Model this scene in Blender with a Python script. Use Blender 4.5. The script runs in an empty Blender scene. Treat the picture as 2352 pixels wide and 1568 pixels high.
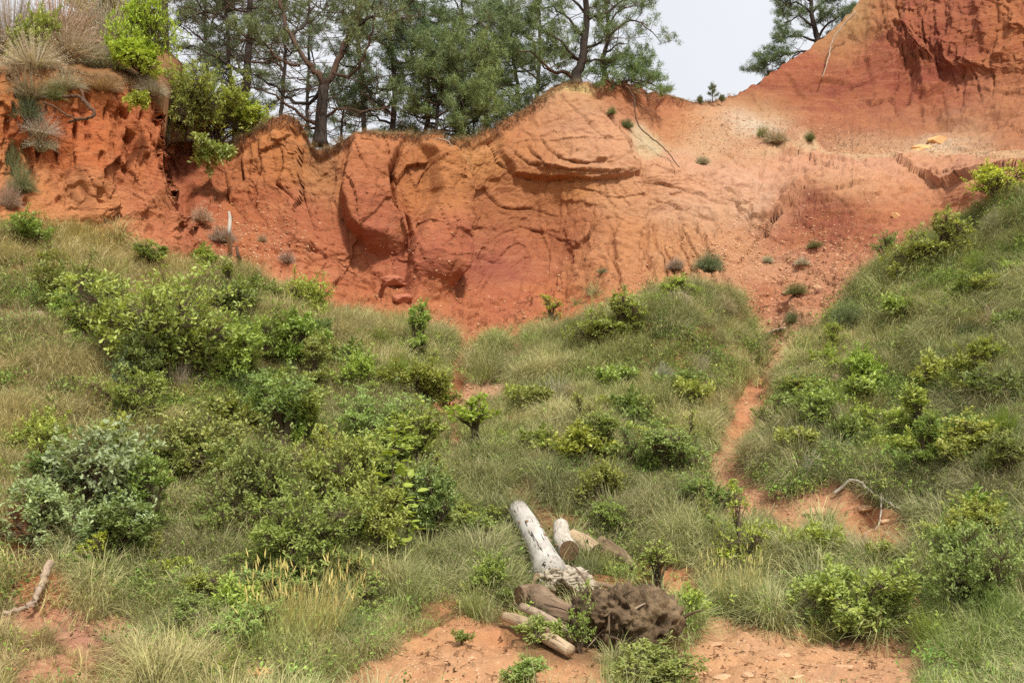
import bpy, math, random
import numpy as np
from mathutils import Vector, Matrix

# ------------------------------------------------------------------ camera, light, exposure
SC = bpy.context.scene
COL = SC.collection
CAMZ = 2.6
FPX = 2352 * 35.0 / 36.0
PITCH = math.atan((900 - 784) / FPX)
cam_data = bpy.data.cameras.new('camera')
cam_data.lens = 35; cam_data.sensor_width = 36; cam_data.clip_end = 3000; cam_data.clip_start = 0.1
cam = bpy.data.objects.new('camera', cam_data); COL.objects.link(cam)
cam.location = (0, 0, CAMZ); cam.rotation_euler = (math.pi / 2 + PITCH, 0, 0)
SC.camera = cam

SUN_EL, SUN_AZ = math.radians(56), math.radians(158)      # azimuth clockwise from +Y (north); sun high behind the camera, to the right
world = bpy.data.worlds.new('World'); SC.world = world; world.use_nodes = True
nt = world.node_tree; nt.nodes.clear()
wo = nt.nodes.new('ShaderNodeOutputWorld'); bg = nt.nodes.new('ShaderNodeBackground')
sky = nt.nodes.new('ShaderNodeTexSky'); sky.sky_type = 'NISHITA'; sky.sun_disc = False
sky.sun_elevation = SUN_EL; sky.sun_rotation = SUN_AZ
mixw = nt.nodes.new('ShaderNodeMix'); mixw.data_type = 'RGBA'; mixw.inputs[0].default_value = 0.9
# thin overcast: white cloud layer with very soft structure over the blue
tcw = nt.nodes.new('ShaderNodeTexCoord'); nzw = nt.nodes.new('ShaderNodeTexNoise'); nzw.inputs['Scale'].default_value = 2.2
nzw.inputs['Detail'].default_value = 5
crw = nt.nodes.new('ShaderNodeValToRGB')
crw.color_ramp.elements[0].position = 0.3; crw.color_ramp.elements[0].color = (6.6, 6.8, 7.2, 1)
crw.color_ramp.elements[1].position = 0.7; crw.color_ramp.elements[1].color = (7.9, 7.95, 8.05, 1)
nt.links.new(tcw.outputs['Generated'], nzw.inputs['Vector']); nt.links.new(nzw.outputs['Fac'], crw.inputs[0])
nt.links.new(sky.outputs[0], mixw.inputs[6]); nt.links.new(crw.outputs[0], mixw.inputs[7])
nt.links.new(mixw.outputs[2], bg.inputs[0]); bg.inputs[1].default_value = 0.1
nt.links.new(bg.outputs[0], wo.inputs[0])
sd = bpy.data.lights.new('sun', 'SUN'); sd.energy = 3.7; sd.angle = math.radians(6); sd.color = (1.0, 0.95, 0.86)
sun = bpy.data.objects.new('sun', sd); COL.objects.link(sun)
dsun = Vector((math.sin(SUN_AZ) * math.cos(SUN_EL), math.cos(SUN_AZ) * math.cos(SUN_EL), math.sin(SUN_EL)))
sun.rotation_euler = dsun.to_track_quat('Z', 'Y').to_euler(); sun.location = (20, -20, 40)
SC.view_settings.view_transform = 'Standard'; SC.view_settings.look = 'None'
SC.view_settings.gamma = 1; SC.view_settings.use_curve_mapping = False
SC.view_settings.exposure = 0.36
SC.render.engine = 'CYCLES'
SC.cycles.max_bounces = 5; SC.cycles.diffuse_bounces = 3; SC.cycles.transmission_bounces = 3
SC.cycles.transparent_max_bounces = 4; SC.cycles.use_denoising = False

rng = np.random.default_rng(7)
random.seed(7)

# ------------------------------------------------------------------ image coordinate helpers
CT, ST = math.cos(PITCH), math.sin(PITCH)
def unproject(px, py, Y):
    """image pixel (px, py) cast along its camera ray to depth Y -> world point"""
    px = np.asarray(px, float); py = np.asarray(py, float); Y = np.asarray(Y, float)
    a = (px - 1176) / FPX; b = (784 - py) / FPX
    s = Y / (CT - b * ST)
    return np.stack([a * s, Y + 0 * s, CAMZ + (b * CT + ST) * s], -1)
def lin(r, g, b):
    f = lambda c: (c / 255 / 12.92) if c / 255 <= 0.04045 else ((c / 255 + 0.055) / 1.055) ** 2.4
    return (f(r), f(g), f(b))
def sstep(a, b, x):
    t = np.clip((x - a) / (b - a), 0, 1); return t * t * (3 - 2 * t)

def _h(ix, iy, iz, s):
    h = (ix.astype(np.int64) * 374761393 + iy.astype(np.int64) * 668265263 + iz.astype(np.int64) * 2147483647 + s * 1274126177) & 0xffffffff
    h = ((h ^ (h >> 13)) * 1274126177) & 0xffffffff
    h = ((h ^ (h >> 16)) * 2246822519) & 0xffffffff
    return ((h ^ (h >> 15)) & 0xffffff).astype(np.float32) / 16777216.0
def vnoise(p, s=0):
    """value noise in [-1,1], p (...,3)"""
    i = np.floor(p).astype(np.int64); f = (p - i); u = f * f * f * (f * (f * 6 - 15) + 10)
    r = 0
    for dx in (0, 1):
        wx = u[..., 0] if dx else 1 - u[..., 0]
        for dy in (0, 1):
            wy = u[..., 1] if dy else 1 - u[..., 1]
            for dz in (0, 1):
                wz = u[..., 2] if dz else 1 - u[..., 2]
                r = r + wx * wy * wz * _h(i[..., 0] + dx, i[..., 1] + dy, i[..., 2] + dz, s)
    return r * 2 - 1
def fbm(p, oct=4, s=0, gain=0.5):
    a, r, t = 1.0, 0, 0
    for k in range(oct):
        r = r + a * vnoise(p * (2 ** k) + 17.3 * k, s + k); t += a; a *= gain
    return r / t
def facets(u, v, s, tilt):
    """cellular plates, each with a level and a tilt of its own"""
    iu = np.floor(u).astype(np.int64); iv = np.floor(v).astype(np.int64)
    f1 = np.full(u.shape, 9.0); val = np.zeros(u.shape)
    for du in (-1, 0, 1):
        for dv in (-1, 0, 1):
            cu, cv = iu + du, iv + dv; z0 = cu * 0
            ru = cu + _h(cu, cv, z0, s); rv = cv + _h(cu, cv, z0 + 1, s)
            d = np.hypot(u - ru, v - rv); m = d < f1
            lev = _h(cu, cv, z0 + 2, s) - .5 + tilt * ((_h(cu, cv, z0 + 3, s) - .5) * (u - ru) + (_h(cu, cv, z0 + 4, s) - .5) * (v - rv))
            val = np.where(m, lev, val); f1 = np.where(m, d, f1)
    return val
def cells(u, v, s=0):
    """2-D cellular noise: random value of the nearest cell, F2-F1"""
    iu = np.floor(u).astype(np.int64); iv = np.floor(v).astype(np.int64)
    f1 = np.full(u.shape, 9.0); f2 = np.full(u.shape, 9.0); val = np.zeros(u.shape)
    for du in (-1, 0, 1):
        for dv in (-1, 0, 1):
            cu, cv = iu + du, iv + dv
            ru = cu + _h(cu, cv, cu * 0, s); rv = cv + _h(cu, cv, cu * 0 + 1, s); rr = _h(cu, cv, cu * 0 + 2, s)
            d = np.hypot(u - ru, v - rv)
            m = d < f1
            f2 = np.where(m, f1, np.minimum(f2, d)); val = np.where(m, rr, val); f1 = np.where(m, d, f1)
    return val, f2 - f1
def inpoly(px, py, poly):
    c = np.zeros(px.shape, bool); n = len(poly)
    for i in range(n):
        x1, y1 = poly[i]; x2, y2 = poly[(i + 1) % n]
        if y1 == y2: continue
        m = ((y1 > py) != (y2 > py)) & (px < (x2 - x1) * (py - y1) / (y2 - y1) + x1)
        c ^= m
    return c
def pdist(px, py, line):
    """distance to a polyline and side (sign) of it, and parameter 0..1"""
    best = np.full(px.shape, 1e9); side = np.zeros(px.shape); par = np.zeros(px.shape)
    n = len(line) - 1
    for i in range(n):
        x1, y1 = line[i]; x2, y2 = line[i + 1]
        dx, dy = x2 - x1, y2 - y1; L2 = dx * dx + dy * dy
        t = np.clip(((px - x1) * dx + (py - y1) * dy) / L2, 0, 1)
        d = np.hypot(px - x1 - t * dx, py - y1 - t * dy)
        m = d < best
        best = np.where(m, d, best); side = np.where(m, np.sign(dx * (py - y1) - dy * (px - x1)), side)
        par = np.where(m, (i + t) / n, par)
    return best, side, par

# ------------------------------------------------------------------ mesh / object helpers
def mesh_np(name, V, F, smooth=True):
    """F: (n,3) or (n,4) array or a list of such arrays"""
    me = bpy.data.meshes.new(name)
    Fs = F if isinstance(F, list) else [F]
    Fs = [np.asarray(f, np.int32) for f in Fs if len(f)]
    V = np.asarray(V, np.float32)
    me.vertices.add(len(V)); me.vertices.foreach_set('co', V.ravel())
    nl = sum(f.size for f in Fs); npo = sum(len(f) for f in Fs)
    me.loops.add(nl); me.polygons.add(npo)
    me.loops.foreach_set('vertex_index', np.concatenate([f.ravel() for f in Fs]))
    ls = []; o = 0
    for f in Fs:
        ls.append(o + np.arange(len(f), dtype=np.int32) * f.shape[1]); o += f.size
    me.polygons.foreach_set('loop_start', np.concatenate(ls))
    me.update(calc_edges=True)
    me.polygons.foreach_set('use_smooth', np.full(npo, smooth, bool))
    return me
def vcol(me, name, C):
    a = me.attributes.new(name, 'FLOAT_COLOR', 'POINT')
    C = np.asarray(C, np.float32)
    if C.shape[1] == 3: C = np.concatenate([C, np.ones((len(C), 1), np.float32)], 1)
    a.data.foreach_set('color', C.ravel())
def vflt(me, name, f):
    a = me.attributes.new(name, 'FLOAT', 'POINT'); a.data.foreach_set('value', np.asarray(f, np.float32).ravel())
def link(name, me, mat=None, parent=None, loc=None):
    o = bpy.data.objects.new(name, me); COL.objects.link(o)
    if mat is not None and len(me.materials) == 0: me.materials.append(mat)
    if parent is not None: o.parent = parent
    if loc is not None: o.location = loc
    return o
def thing(name, label, cat, loc, group=None, rz=0, scale=1):
    o = bpy.data.objects.new(name, None); COL.objects.link(o)
    o.empty_display_size = 0.2
    o.location = loc; o.rotation_euler = (0, 0, rz)
    o.scale = (scale,) * 3 if not hasattr(scale, '__len__') else scale
    o['label'] = label; o['category'] = cat
    if group: o['group'] = group
    return o
def tag(o, label, cat, group=None):
    o['label'] = label; o['category'] = cat
    if group: o['group'] = group
    return o

def tubes(paths, sides=5, cap=True):
    """paths: list of (pts (n,3), radii (n)) -> V, [quads, tris]"""
    Vs, Q, T = [], [], []; off = 0
    ang = np.arange(sides) * 2 * np.pi / sides; ca, sa = np.cos(ang), np.sin(ang)
    for pts, rad in paths:
        pts = np.asarray(pts, float); n = len(pts)
        rad = np.broadcast_to(np.asarray(rad, float), (n,))
        t = np.gradient(pts, axis=0); t /= np.linalg.norm(t, axis=1, keepdims=True) + 1e-9
        ref = np.array([0.31, 0.87, 0.21]) if abs(t[0, 1]) < 0.9 else np.array([1.0, 0.1, 0])
        a = np.cross(t, ref); a /= np.linalg.norm(a, axis=1, keepdims=True) + 1e-9
        b = np.cross(t, a)
        ring = pts[:, None] + rad[:, None, None] * (ca[None, :, None] * a[:, None] + sa[None, :, None] * b[:, None])
        Vs.append(ring.reshape(-1, 3))
        i = np.arange(n - 1)[:, None] * sides; j = np.arange(sides)[None]; k = (j + 1) % sides
        q = np.stack([i + j, i + k, i + sides + k, i + sides + j], -1).reshape(-1, 4) + off
        Q.append(q); off += n * sides
        if cap:
            Vs.append(pts[[0, -1]])
            jj = np.arange(sides); kk = (jj + 1) % sides
            T.append(np.stack([np.full(sides, off), off - n * sides + kk, off - n * sides + jj], -1))
            T.append(np.stack([np.full(sides, off + 1), off - sides + jj, off - sides + kk], -1))
            off += 2
    F = [np.concatenate(Q)]
    if T: F.append(np.concatenate(T))
    return np.concatenate(Vs), F
def spline(P, n):
    """Catmull-Rom through rows of P, n samples"""
    P = np.asarray(P, float); m = len(P)
    Q = np.vstack([2 * P[0] - P[1], P, 2 * P[-1] - P[-2]])
    t = np.linspace(0, m - 1, n); i = np.minimum(t.astype(int), m - 2); f = (t - i)[:, None]
    p0, p1, p2, p3 = Q[i], Q[i + 1], Q[i + 2], Q[i + 3]
    return 0.5 * ((2 * p1) + (-p0 + p2) * f + (2 * p0 - 5 * p1 + 4 * p2 - p3) * f ** 2 + (-p0 + 3 * p1 - 3 * p2 + p3) * f ** 3)

# ------------------------------------------------------------------ materials
def newmat(name):
    m = bpy.data.materials.new(name); m.use_nodes = True; n = m.node_tree.nodes
    b = n['Principled BSDF']; return m, m.node_tree, b
def nnode(nt, typ, **kw):
    n = nt.nodes.new(typ)
    for k, v in kw.items():
        if k in n.inputs: n.inputs[k].default_value = v
        else: setattr(n, k, v)
    return n
def mixc(nt, fac, a, b, bt='MIX'):
    m = nt.nodes.new('ShaderNodeMix'); m.data_type = 'RGBA'; m.blend_type = bt
    for sock, v in ((0, fac), (6, a), (7, b)):
        if isinstance(v, (int, float)): m.inputs[sock].default_value = v
        elif isinstance(v, tuple): m.inputs[sock].default_value = (*v, 1) if len(v) == 3 else v
        else: nt.links.new(v, m.inputs[sock])
    return m.outputs[2]
def ramp(nt, src, p0, p1, c0=(0, 0, 0, 1), c1=(1, 1, 1, 1)):
    r = nt.nodes.new('ShaderNodeValToRGB'); e = r.color_ramp.elements
    e[0].position = p0; e[0].color = c0; e[1].position = p1; e[1].color = c1
    nt.links.new(src, r.inputs[0]); return r.outputs[0]
def noise(nt, vec, scale, detail=4, rough=0.55, dist=0.0):
    n = nt.nodes.new('ShaderNodeTexNoise'); n.inputs['Scale'].default_value = scale
    n.inputs['Detail'].default_value = detail; n.inputs['Roughness'].default_value = rough; n.inputs['Distortion'].default_value = dist
    nt.links.new(vec, n.inputs['Vector']); return n.outputs['Fac']
def mapping(nt, vec, scale):
    m = nt.nodes.new('ShaderNodeMapping'); m.inputs['Scale'].default_value = scale; nt.links.new(vec, m.inputs['Vector']); return m.outputs[0]
def bump(nt, h, strength, dist, b):
    n = nt.nodes.new('ShaderNodeBump'); n.inputs['Strength'].default_value = strength; n.inputs['Distance'].default_value = dist
    nt.links.new(h, n.inputs['Height']); nt.links.new(n.outputs[0], b.inputs['Normal']); return n

def earth_material(name, bump_d=0.05, fissures=False):
    m, nt, b = newmat(name)
    geo = nt.nodes.new('ShaderNodeNewGeometry'); pos = geo.outputs['Position']
    at = nnode(nt, 'ShaderNodeAttribute', attribute_name='soil'); chip = nnode(nt, 'ShaderNodeAttribute', attribute_name='chips')
    c = at.outputs['Color']
    n1 = noise(nt, pos, 0.9, 6, 0.6, 0.6); n2 = noise(nt, pos, 6, 6, 0.65); n3 = noise(nt, pos, 34, 4, 0.7)
    st = noise(nt, mapping(nt, pos, (0.6, 0.6, 5.0)), 1.2, 6, 0.6, 0.8)      # bedding bands
    vs = noise(nt, mapping(nt, pos, (3.2, 3.2, 0.35)), 1.0, 5, 0.6, 0.3)     # water streaks
    c = mixc(nt, ramp(nt, n1, 0.38, 0.66), c, mixc(nt, 0.22, c, lin(200, 140, 84), 'MIX'))
    c = mixc(nt, ramp(nt, n2, 0.42, 0.7), c, mixc(nt, 0.25, c, lin(130, 66, 46)))
    c = mixc(nt, ramp(nt, st, 0.50, 0.66, (0, 0, 0, 1), (.55, .55, .55, 1)), c, mixc(nt, 0.3, c, lin(205, 150, 112)))
    c = mixc(nt, ramp(nt, vs, 0.52, 0.72, (0, 0, 0, 1), (.5, .5, .5, 1)), c, mixc(nt, 0.4, c, lin(130, 76, 60)))
    c = mixc(nt, ramp(nt, n3, 0.3, 0.75), mixc(nt, 1.0, c, (0.80, 0.78, 0.76), 'MULTIPLY'), mixc(nt, 1.0, c, (1.12, 1.12, 1.12), 'MULTIPLY'))
    v = nt.nodes.new('ShaderNodeTexVoronoi'); v.inputs['Scale'].default_value = 16; v.inputs['Randomness'].default_value = 1
    nt.links.new(mapping(nt, pos, (1, 1, 1.8)), v.inputs['Vector'])
    spot = ramp(nt, v.outputs['Distance'], 0.16, 0.34, (1, 1, 1, 1), (0, 0, 0, 1))
    sel = ramp(nt, v.outputs['Color'], 0.45, 0.6)
    mu = nnode(nt, 'ShaderNodeMath', operation='MULTIPLY'); nt.links.new(spot, mu.inputs[0]); nt.links.new(sel, mu.inputs[1])
    mu2 = nnode(nt, 'ShaderNodeMath', operation='MULTIPLY'); nt.links.new(mu.outputs[0], mu2.inputs[0]); nt.links.new(chip.outputs['Fac'], mu2.inputs[1])
    c = mixc(nt, mu2.outputs[0], c, lin(214, 172, 138))
    nt.links.new(c, b.inputs['Base Color']); b.inputs['Roughness'].default_value = 0.95
    b.inputs['Specular IOR Level'].default_value = 0.15
    a1 = nnode(nt, 'ShaderNodeMath', operation='MULTIPLY_ADD'); nt.links.new(n3, a1.inputs[0]); a1.inputs[1].default_value = 0.35
    nt.links.new(n2, a1.inputs[2])
    a2 = nnode(nt, 'ShaderNodeMath', operation='MULTIPLY_ADD'); nt.links.new(mu2.outputs[0], a2.inputs[0]); a2.inputs[1].default_value = 0.4
    nt.links.new(a1.outputs[0], a2.inputs[2])
    hsrc = a2.outputs[0]
    if fissures:
        nv = nt.nodes.new('ShaderNodeTexNoise'); nv.inputs['Scale'].default_value = 1.6; nv.inputs['Detail'].default_value = 4; nt.links.new(pos, nv.inputs['Vector'])
        av = nnode(nt, 'ShaderNodeVectorMath', operation='MULTIPLY_ADD'); nt.links.new(nv.outputs['Color'], av.inputs[0]); av.inputs[1].default_value = (.9, .9, .9); nt.links.new(pos, av.inputs[2])
        for sc_, am in (((.8, .6, .35), .22), ((2.2, 1.4, 1.3), .07)):
            vo = nt.nodes.new('ShaderNodeTexVoronoi'); vo.feature = 'DISTANCE_TO_EDGE'; vo.inputs['Scale'].default_value = 1; nt.links.new(mapping(nt, av.outputs[0], sc_), vo.inputs['Vector'])
            gr = ramp(nt, vo.outputs['Distance'], 0.0, .035); ma = nnode(nt, 'ShaderNodeMath', operation='MULTIPLY_ADD'); nt.links.new(gr, ma.inputs[0]); ma.inputs[1].default_value = am; nt.links.new(hsrc, ma.inputs[2]); hsrc = ma.outputs[0]
    bump(nt, hsrc, 0.9, bump_d, b)
    return m
M_CLIFF = earth_material('ochre_clay', 0.07, True)
M_SOIL = earth_material('ochre_soil', 0.03)

def leaf_material(name, c_dark, c_light, trans=0.3, rough=0.5, spec=0.35, use_obj=True):
    m, nt, b = newmat(name)
    at = nnode(nt, 'ShaderNodeAttribute', attribute_name='tint')
    c = mixc(nt, at.outputs['Fac'], c_dark, c_light)
    if use_obj:
        oi = nt.nodes.new('ShaderNodeObjectInfo'); c = mixc(nt, 1.0, c, oi.outputs['Color'], 'MULTIPLY')
    nt.links.new(c, b.inputs['Base Color']); b.inputs['Roughness'].default_value = rough
    b.inputs['Specular IOR Level'].default_value = spec
    tr = nt.nodes.new('ShaderNodeBsdfTranslucent'); nt.links.new(mixc(nt, 1.0, c, (1.25, 1.2, 0.55), 'MULTIPLY'), tr.inputs[0])
    ms = nt.nodes.new('ShaderNodeMixShader'); ms.inputs[0].default_value = trans
    out = nt.nodes['Material Output']
    nt.links.new(b.outputs[0], ms.inputs[1]); nt.links.new(tr.outputs[0], ms.inputs[2]); nt.links.new(ms.outputs[0], out.inputs[0])
    return m
M_OAK = leaf_material('oak_leaf', (0.15, 0.19, 0.05), (0.50, 0.55, 0.17))
M_BROAD = leaf_material('broad_leaf', (0.20, 0.28, 0.05), (0.38, 0.48, 0.10), 0.4)
M_PINE = leaf_material('pine_needle', (0.07, 0.10, 0.055), (0.30, 0.35, 0.18), 0.15, 0.6, 0.2)
M_BLADE = leaf_material('grass_blade', (0.55, 0.55, 0.55), (1.25, 1.2, 1.1), 0.2, 0.6, 0.25)
def inst_grass_material(name):
    m, nt, b = newmat(name)
    at = nnode(nt, 'ShaderNodeAttribute', attribute_name='tint'); gc = nnode(nt, 'ShaderNodeAttribute', attribute_name='gcol')
    gc.attribute_type = 'INSTANCER'
    c = mixc(nt, at.outputs['Fac'], (0.5, 0.52, 0.5), (1.45, 1.4, 1.3)); c = mixc(nt, 1.0, c, gc.outputs['Color'], 'MULTIPLY')
    nt.links.new(c, b.inputs['Base Color']); b.inputs['Roughness'].default_value = 0.6; b.inputs['Specular IOR Level'].default_value = 0.2
    tr = nt.nodes.new('ShaderNodeBsdfTranslucent'); nt.links.new(c, tr.inputs[0])
    ms = nt.nodes.new('ShaderNodeMixShader'); ms.inputs[0].default_value = 0.22
    nt.links.new(b.outputs[0], ms.inputs[1]); nt.links.new(tr.outputs[0], ms.inputs[2]); nt.links.new(ms.outputs[0], nt.nodes['Material Output'].inputs[0])
    return m
M_IGRASS = inst_grass_material('meadow_blade')

def wood_material(name, c1, c2, c3, scale=(1, 1, 1), bscale=18, bdist=0.02, grain=False, rough=0.85):
    m, nt, b = newmat(name)
    if grain: src_ = nnode(nt, 'ShaderNodeAttribute', attribute_name='grain').outputs['Vector']
    else: src_ = nt.nodes.new('ShaderNodeTexCoord').outputs['Object']
    p = mapping(nt, src_, scale)
    n1 = noise(nt, p, 3, 6, 0.65, 0.4); n2 = noise(nt, p, bscale, 6, 0.7, 0.2)
    c = mixc(nt, ramp(nt, n1, 0.38, 0.62), c1, c2); c = mixc(nt, ramp(nt, n2, 0.5, 0.75), c, c3)
    if grain:   # drying cracks along the length, grey weathering stains
        ck = noise(nt, mapping(nt, src_, (1, 1, .07)), 26, 3, .6, .1); c = mixc(nt, ramp(nt, ck, .60, .64), c, tuple(v * .25 for v in c3))
        sn = noise(nt, src_, 1.6, 4, .7); c = mixc(nt, ramp(nt, sn, .52, .7, (0, 0, 0, 1), (.7, .7, .7, 1)), c, c3)
    nt.links.new(c, b.inputs['Base Color']); b.inputs['Roughness'].default_value = rough; b.inputs['Specular IOR Level'].default_value = 0.2
    bump(nt, n2, 0.8, bdist, b); return m
M_BARK = wood_material('pine_bark', lin(56, 49, 44), lin(78, 69, 62), lin(34, 30, 27), (1, 1, 0.35), 22, 0.03)
M_REDBARK = wood_material('upper_pine_bark', lin(98, 74, 58), lin(78, 66, 58), lin(50, 42, 38), (1, 1, .4), 22, 0.02)
M_TWIG = wood_material('twig_bark', lin(84, 70, 54), lin(110, 95, 78), lin(58, 46, 38), (1, 1, 1), 20, 0.005)
M_DEAD = wood_material('bleached_wood', lin(172, 165, 155), lin(202, 197, 189), lin(120, 110, 99), (1, 1, 0.25), 10, 0.008, grain=True)
M_GREYLOG = wood_material('grey_log_wood', lin(186, 176, 162), lin(206, 197, 183), lin(134, 122, 108), (1, 1, 0.2), 14, 0.01, grain=True)
M_TANLOG = wood_material('tan_log_wood', lin(172, 148, 118), lin(200, 178, 148), lin(112, 90, 70), (1, 1, 0.2), 14, 0.012, grain=True)
M_BROWNLOG = wood_material('brown_bark', lin(120, 98, 78), lin(156, 132, 108), lin(66, 50, 38), (1, 1, 0.3), 12, 0.03, grain=True)
M_ROOTBALL = wood_material('rotten_root_mass', lin(90, 72, 54), lin(142, 120, 92), lin(34, 26, 20), (1, 1, 1), 14, 0.08)
M_HOLLOW = wood_material('chalky_rotten_wood', lin(158, 142, 120), lin(190, 178, 160), lin(70, 52, 38), (1, 1, 1), 9, 0.04)
M_ROOT = wood_material('pale_root', lin(150, 128, 106), lin(182, 162, 140), lin(96, 76, 60), (1, 1, 1), 14, 0.006, grain=True)
M_DARKROOT = wood_material('dark_root', lin(80, 60, 46), lin(104, 82, 64), lin(50, 36, 28), (1, 1, 1), 14, 0.006)
def cutface_material(name, a, bcol):
    m, nt, b = newmat(name)
    tc = nt.nodes.new('ShaderNodeTexCoord')
    w = nt.nodes.new('ShaderNodeTexWave'); w.wave_type = 'RINGS'; w.rings_direction = 'Z'; w.inputs['Scale'].default_value = 14
    w.inputs['Distortion'].default_value = 1.5; w.inputs['Detail'].default_value = 3
    nt.links.new(tc.outputs['Object'], w.inputs['Vector'])
    n = noise(nt, tc.outputs['Object'], 12, 4)
    c = mixc(nt, w.outputs['Fac'], a, bcol); c = mixc(nt, ramp(nt, n, 0.5, 0.7), c, mixc(nt, 1.0, c, (.6, .58, .55), 'MULTIPLY'))
    nt.links.new(c, b.inputs['Base Color']); b.inputs['Roughness'].default_value = 0.9
    bump(nt, w.outputs['Fac'], 0.4, 0.004, b); return m
M_CUT = cutface_material('sawn_end_grain', lin(122, 94, 66), lin(88, 64, 44))
M_CUTPALE = cutface_material('weathered_end_grain', lin(184, 166, 138), lin(150, 130, 102))
def stone_material(name, c1, c2):
    m, nt, b = newmat(name)
    tc = nt.nodes.new('ShaderNodeTexCoord'); oi = nt.nodes.new('ShaderNodeObjectInfo')
    n1 = noise(nt, tc.outputs['Object'], 5, 6, 0.65); n2 = noise(nt, tc.outputs['Object'], 30, 4, 0.65)
    c = mixc(nt, ramp(nt, n1, 0.35, 0.65), c1, c2)
    c = mixc(nt, oi.outputs['Random'], mixc(nt, 1.0, c, (.82, .8, .8), 'MULTIPLY'), mixc(nt, 1.0, c, (1.1, 1.12, 1.15), 'MULTIPLY'))
    nt.links.new(c, b.inputs['Base Color']); b.inputs['Roughness'].default_value = 0.9; bump(nt, n2, 0.6, 0.01, b); return m
M_STONE = stone_material('sandstone', lin(192, 146, 108), lin(216, 176, 136))
M_TANSTONE = stone_material('tan_sandstone', lin(206, 150, 92), lin(216, 176, 124))

# ------------------------------------------------------------------ terrain control points: (image pixel x, image pixel y, estimated depth)
GROUND = [(-300,1568,8.9),(0,1568,8.9),(600,1568,8.9),(1200,1568,8.9),(1800,1568,8.9),(2400,1568,8.9),(2700,1568,8.9),
 (-300,1900,5.95),(600,1900,5.95),(1200,1900,5.95),(1800,1900,5.95),(2700,1900,5.95),
 (-300,1500,9.3),(200,1500,9.5),(100,1300,11.2),(100,1100,13),(100,900,15.5),(100,700,18.5),(100,600,20),(-300,1300,10.6),(-300,1100,12.2),(-300,900,14.5),(-300,700,17),(-300,550,18.5),
 (350,1350,11.3),(350,1150,13.6),(350,900,17),(350,700,20.2),(350,600,21.5),
 (600,1500,9.9),(600,1300,12.3),(600,1100,14.8),(600,900,18),(600,750,21),(600,650,24),
 (850,1450,10.9),(850,1300,12.9),(850,1100,15.6),(850,900,19.2),(850,750,23.6),
 (1080,1430,11.2),(1080,1300,13.3),(1080,1100,16.3),(1080,900,20.8),(1050,780,24.5),(1180,760,25),
 (1250,1500,9.9),(1250,1350,12.6),(1250,1150,15.4),(1250,950,18.8),(1270,800,22.5),
 (1450,1350,13),(1450,1200,15),(1450,1000,17.8),(1450,850,20.6),(1450,720,23.0),(1600,700,23.2),(1600,850,20.6),
 (1600,1450,10.9),(1600,1300,13),(1600,1100,16),
 (1700,1430,11.2),(1700,1300,13),(1700,1150,15),(1650,1050,17.2),(1700,950,19.8),(1750,830,22.6),(1780,720,24.8),
 (1850,1400,11.4),(1850,1250,13.3),(1850,1100,15.3),(1850,900,19),(1870,760,22.3),
 (2000,1480,10.3),(2000,1350,11.9),(2000,1200,13.6),(2000,1050,16),(2000,900,18.5),(2000,750,21.5),(2000,620,24),
 (2300,1480,9.8),(2300,1300,11.2),(2300,1100,13.3),(2300,900,16),(2300,700,19),(2300,500,22),(2300,400,23.6),
 (2150,700,20.5),(2150,560,23.5),
 (2700,1400,9.8),(2700,1100,12.2),(2700,800,15.5),(2700,500,19.5),(2700,400,21)]
CLIFFM = [(450,600,24.2),(450,450,27.6),(450,340,28.6),(200,400,28),(-200,400,28),(200,200,29),(-200,200,29),(250,560,25),
 (650,600,25.7),(650,450,27.5),(650,280,28.4),(820,690,26),(820,550,27),(820,320,28.2),(1000,725,26),(1000,600,27.2),(1000,320,28.7),
 (1120,735,26.3),(1150,640,28.3),(1150,450,29.4),(1120,320,29.6),(1280,650,28.4),(1300,500,29.5),(1320,350,29.8),(1330,195,31.5),(1250,220,31.3),
 (1450,400,29.4),(1400,590,27.2),(1420,510,28.4),(1500,650,25.8),(1550,560,27.5),(1550,480,29),(1550,400,29.9),(1480,330,30.6),(1450,250,32.2),
 (1600,330,33),(1600,237,37),(1700,400,30.2),(1720,500,28.8),(1720,600,26.5),(1750,370,31.7),(1750,300,35),(1750,180,39.5),
 (1850,640,25.2),(1880,540,27),(1900,450,28.5),(1950,390,30),(1950,345,33.5),(1900,250,38),(1900,90,42),(2000,20,42.5),(2000,200,39.5),
 (2100,290,36.5),(2100,365,31.4),(2150,430,28),(2150,480,26.5),(2150,100,40),(2200,200,38.5),(2220,290,34.8),(2200,365,30),(2300,100,37.5),
 (2350,200,35.5),(2330,300,31.5),(2340,340,28),(2350,0,37.5),(2000,-100,43),(2300,-150,39),(2700,-150,35),(2700,0,33),(2700,250,28)]
BLUFF = [(100,520,21),(100,400,21.7),(60,250,21.6),(200,450,21.9),(200,330,22.1),(200,170,22.4),(300,540,22.2),(300,400,22.7),(330,210,23.2),(375,300,23.4),
 (-300,500,19),(-300,150,20),(450,450,23.6),(450,600,23.2),(500,300,24),(500,100,24),(650,600,25.5),(650,300,26)]
RIDGE = [(-500,120),(-100,160),(0,175),(120,165),(250,185),(330,205),(360,232),(374,262),(377,330),(430,330),(530,335),(600,300),(630,278),(660,272),(690,285),(708,320),
 (730,348),(760,345),(790,322),(830,312),(870,318),(920,314),(960,316),(1000,320),(1050,326),(1085,318),(1130,295),(1180,270),(1220,250),(1260,215),(1300,198),(1330,193),
 (1360,200),(1400,186),(1440,192),(1500,214),(1560,233),(1600,238),(1660,230),(1700,213),(1760,178),(1800,148),(1850,118),(1900,82),(1945,40),(1985,-10),(2050,-60),(2150,-90),(2400,-130),(2800,-150)]
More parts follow.
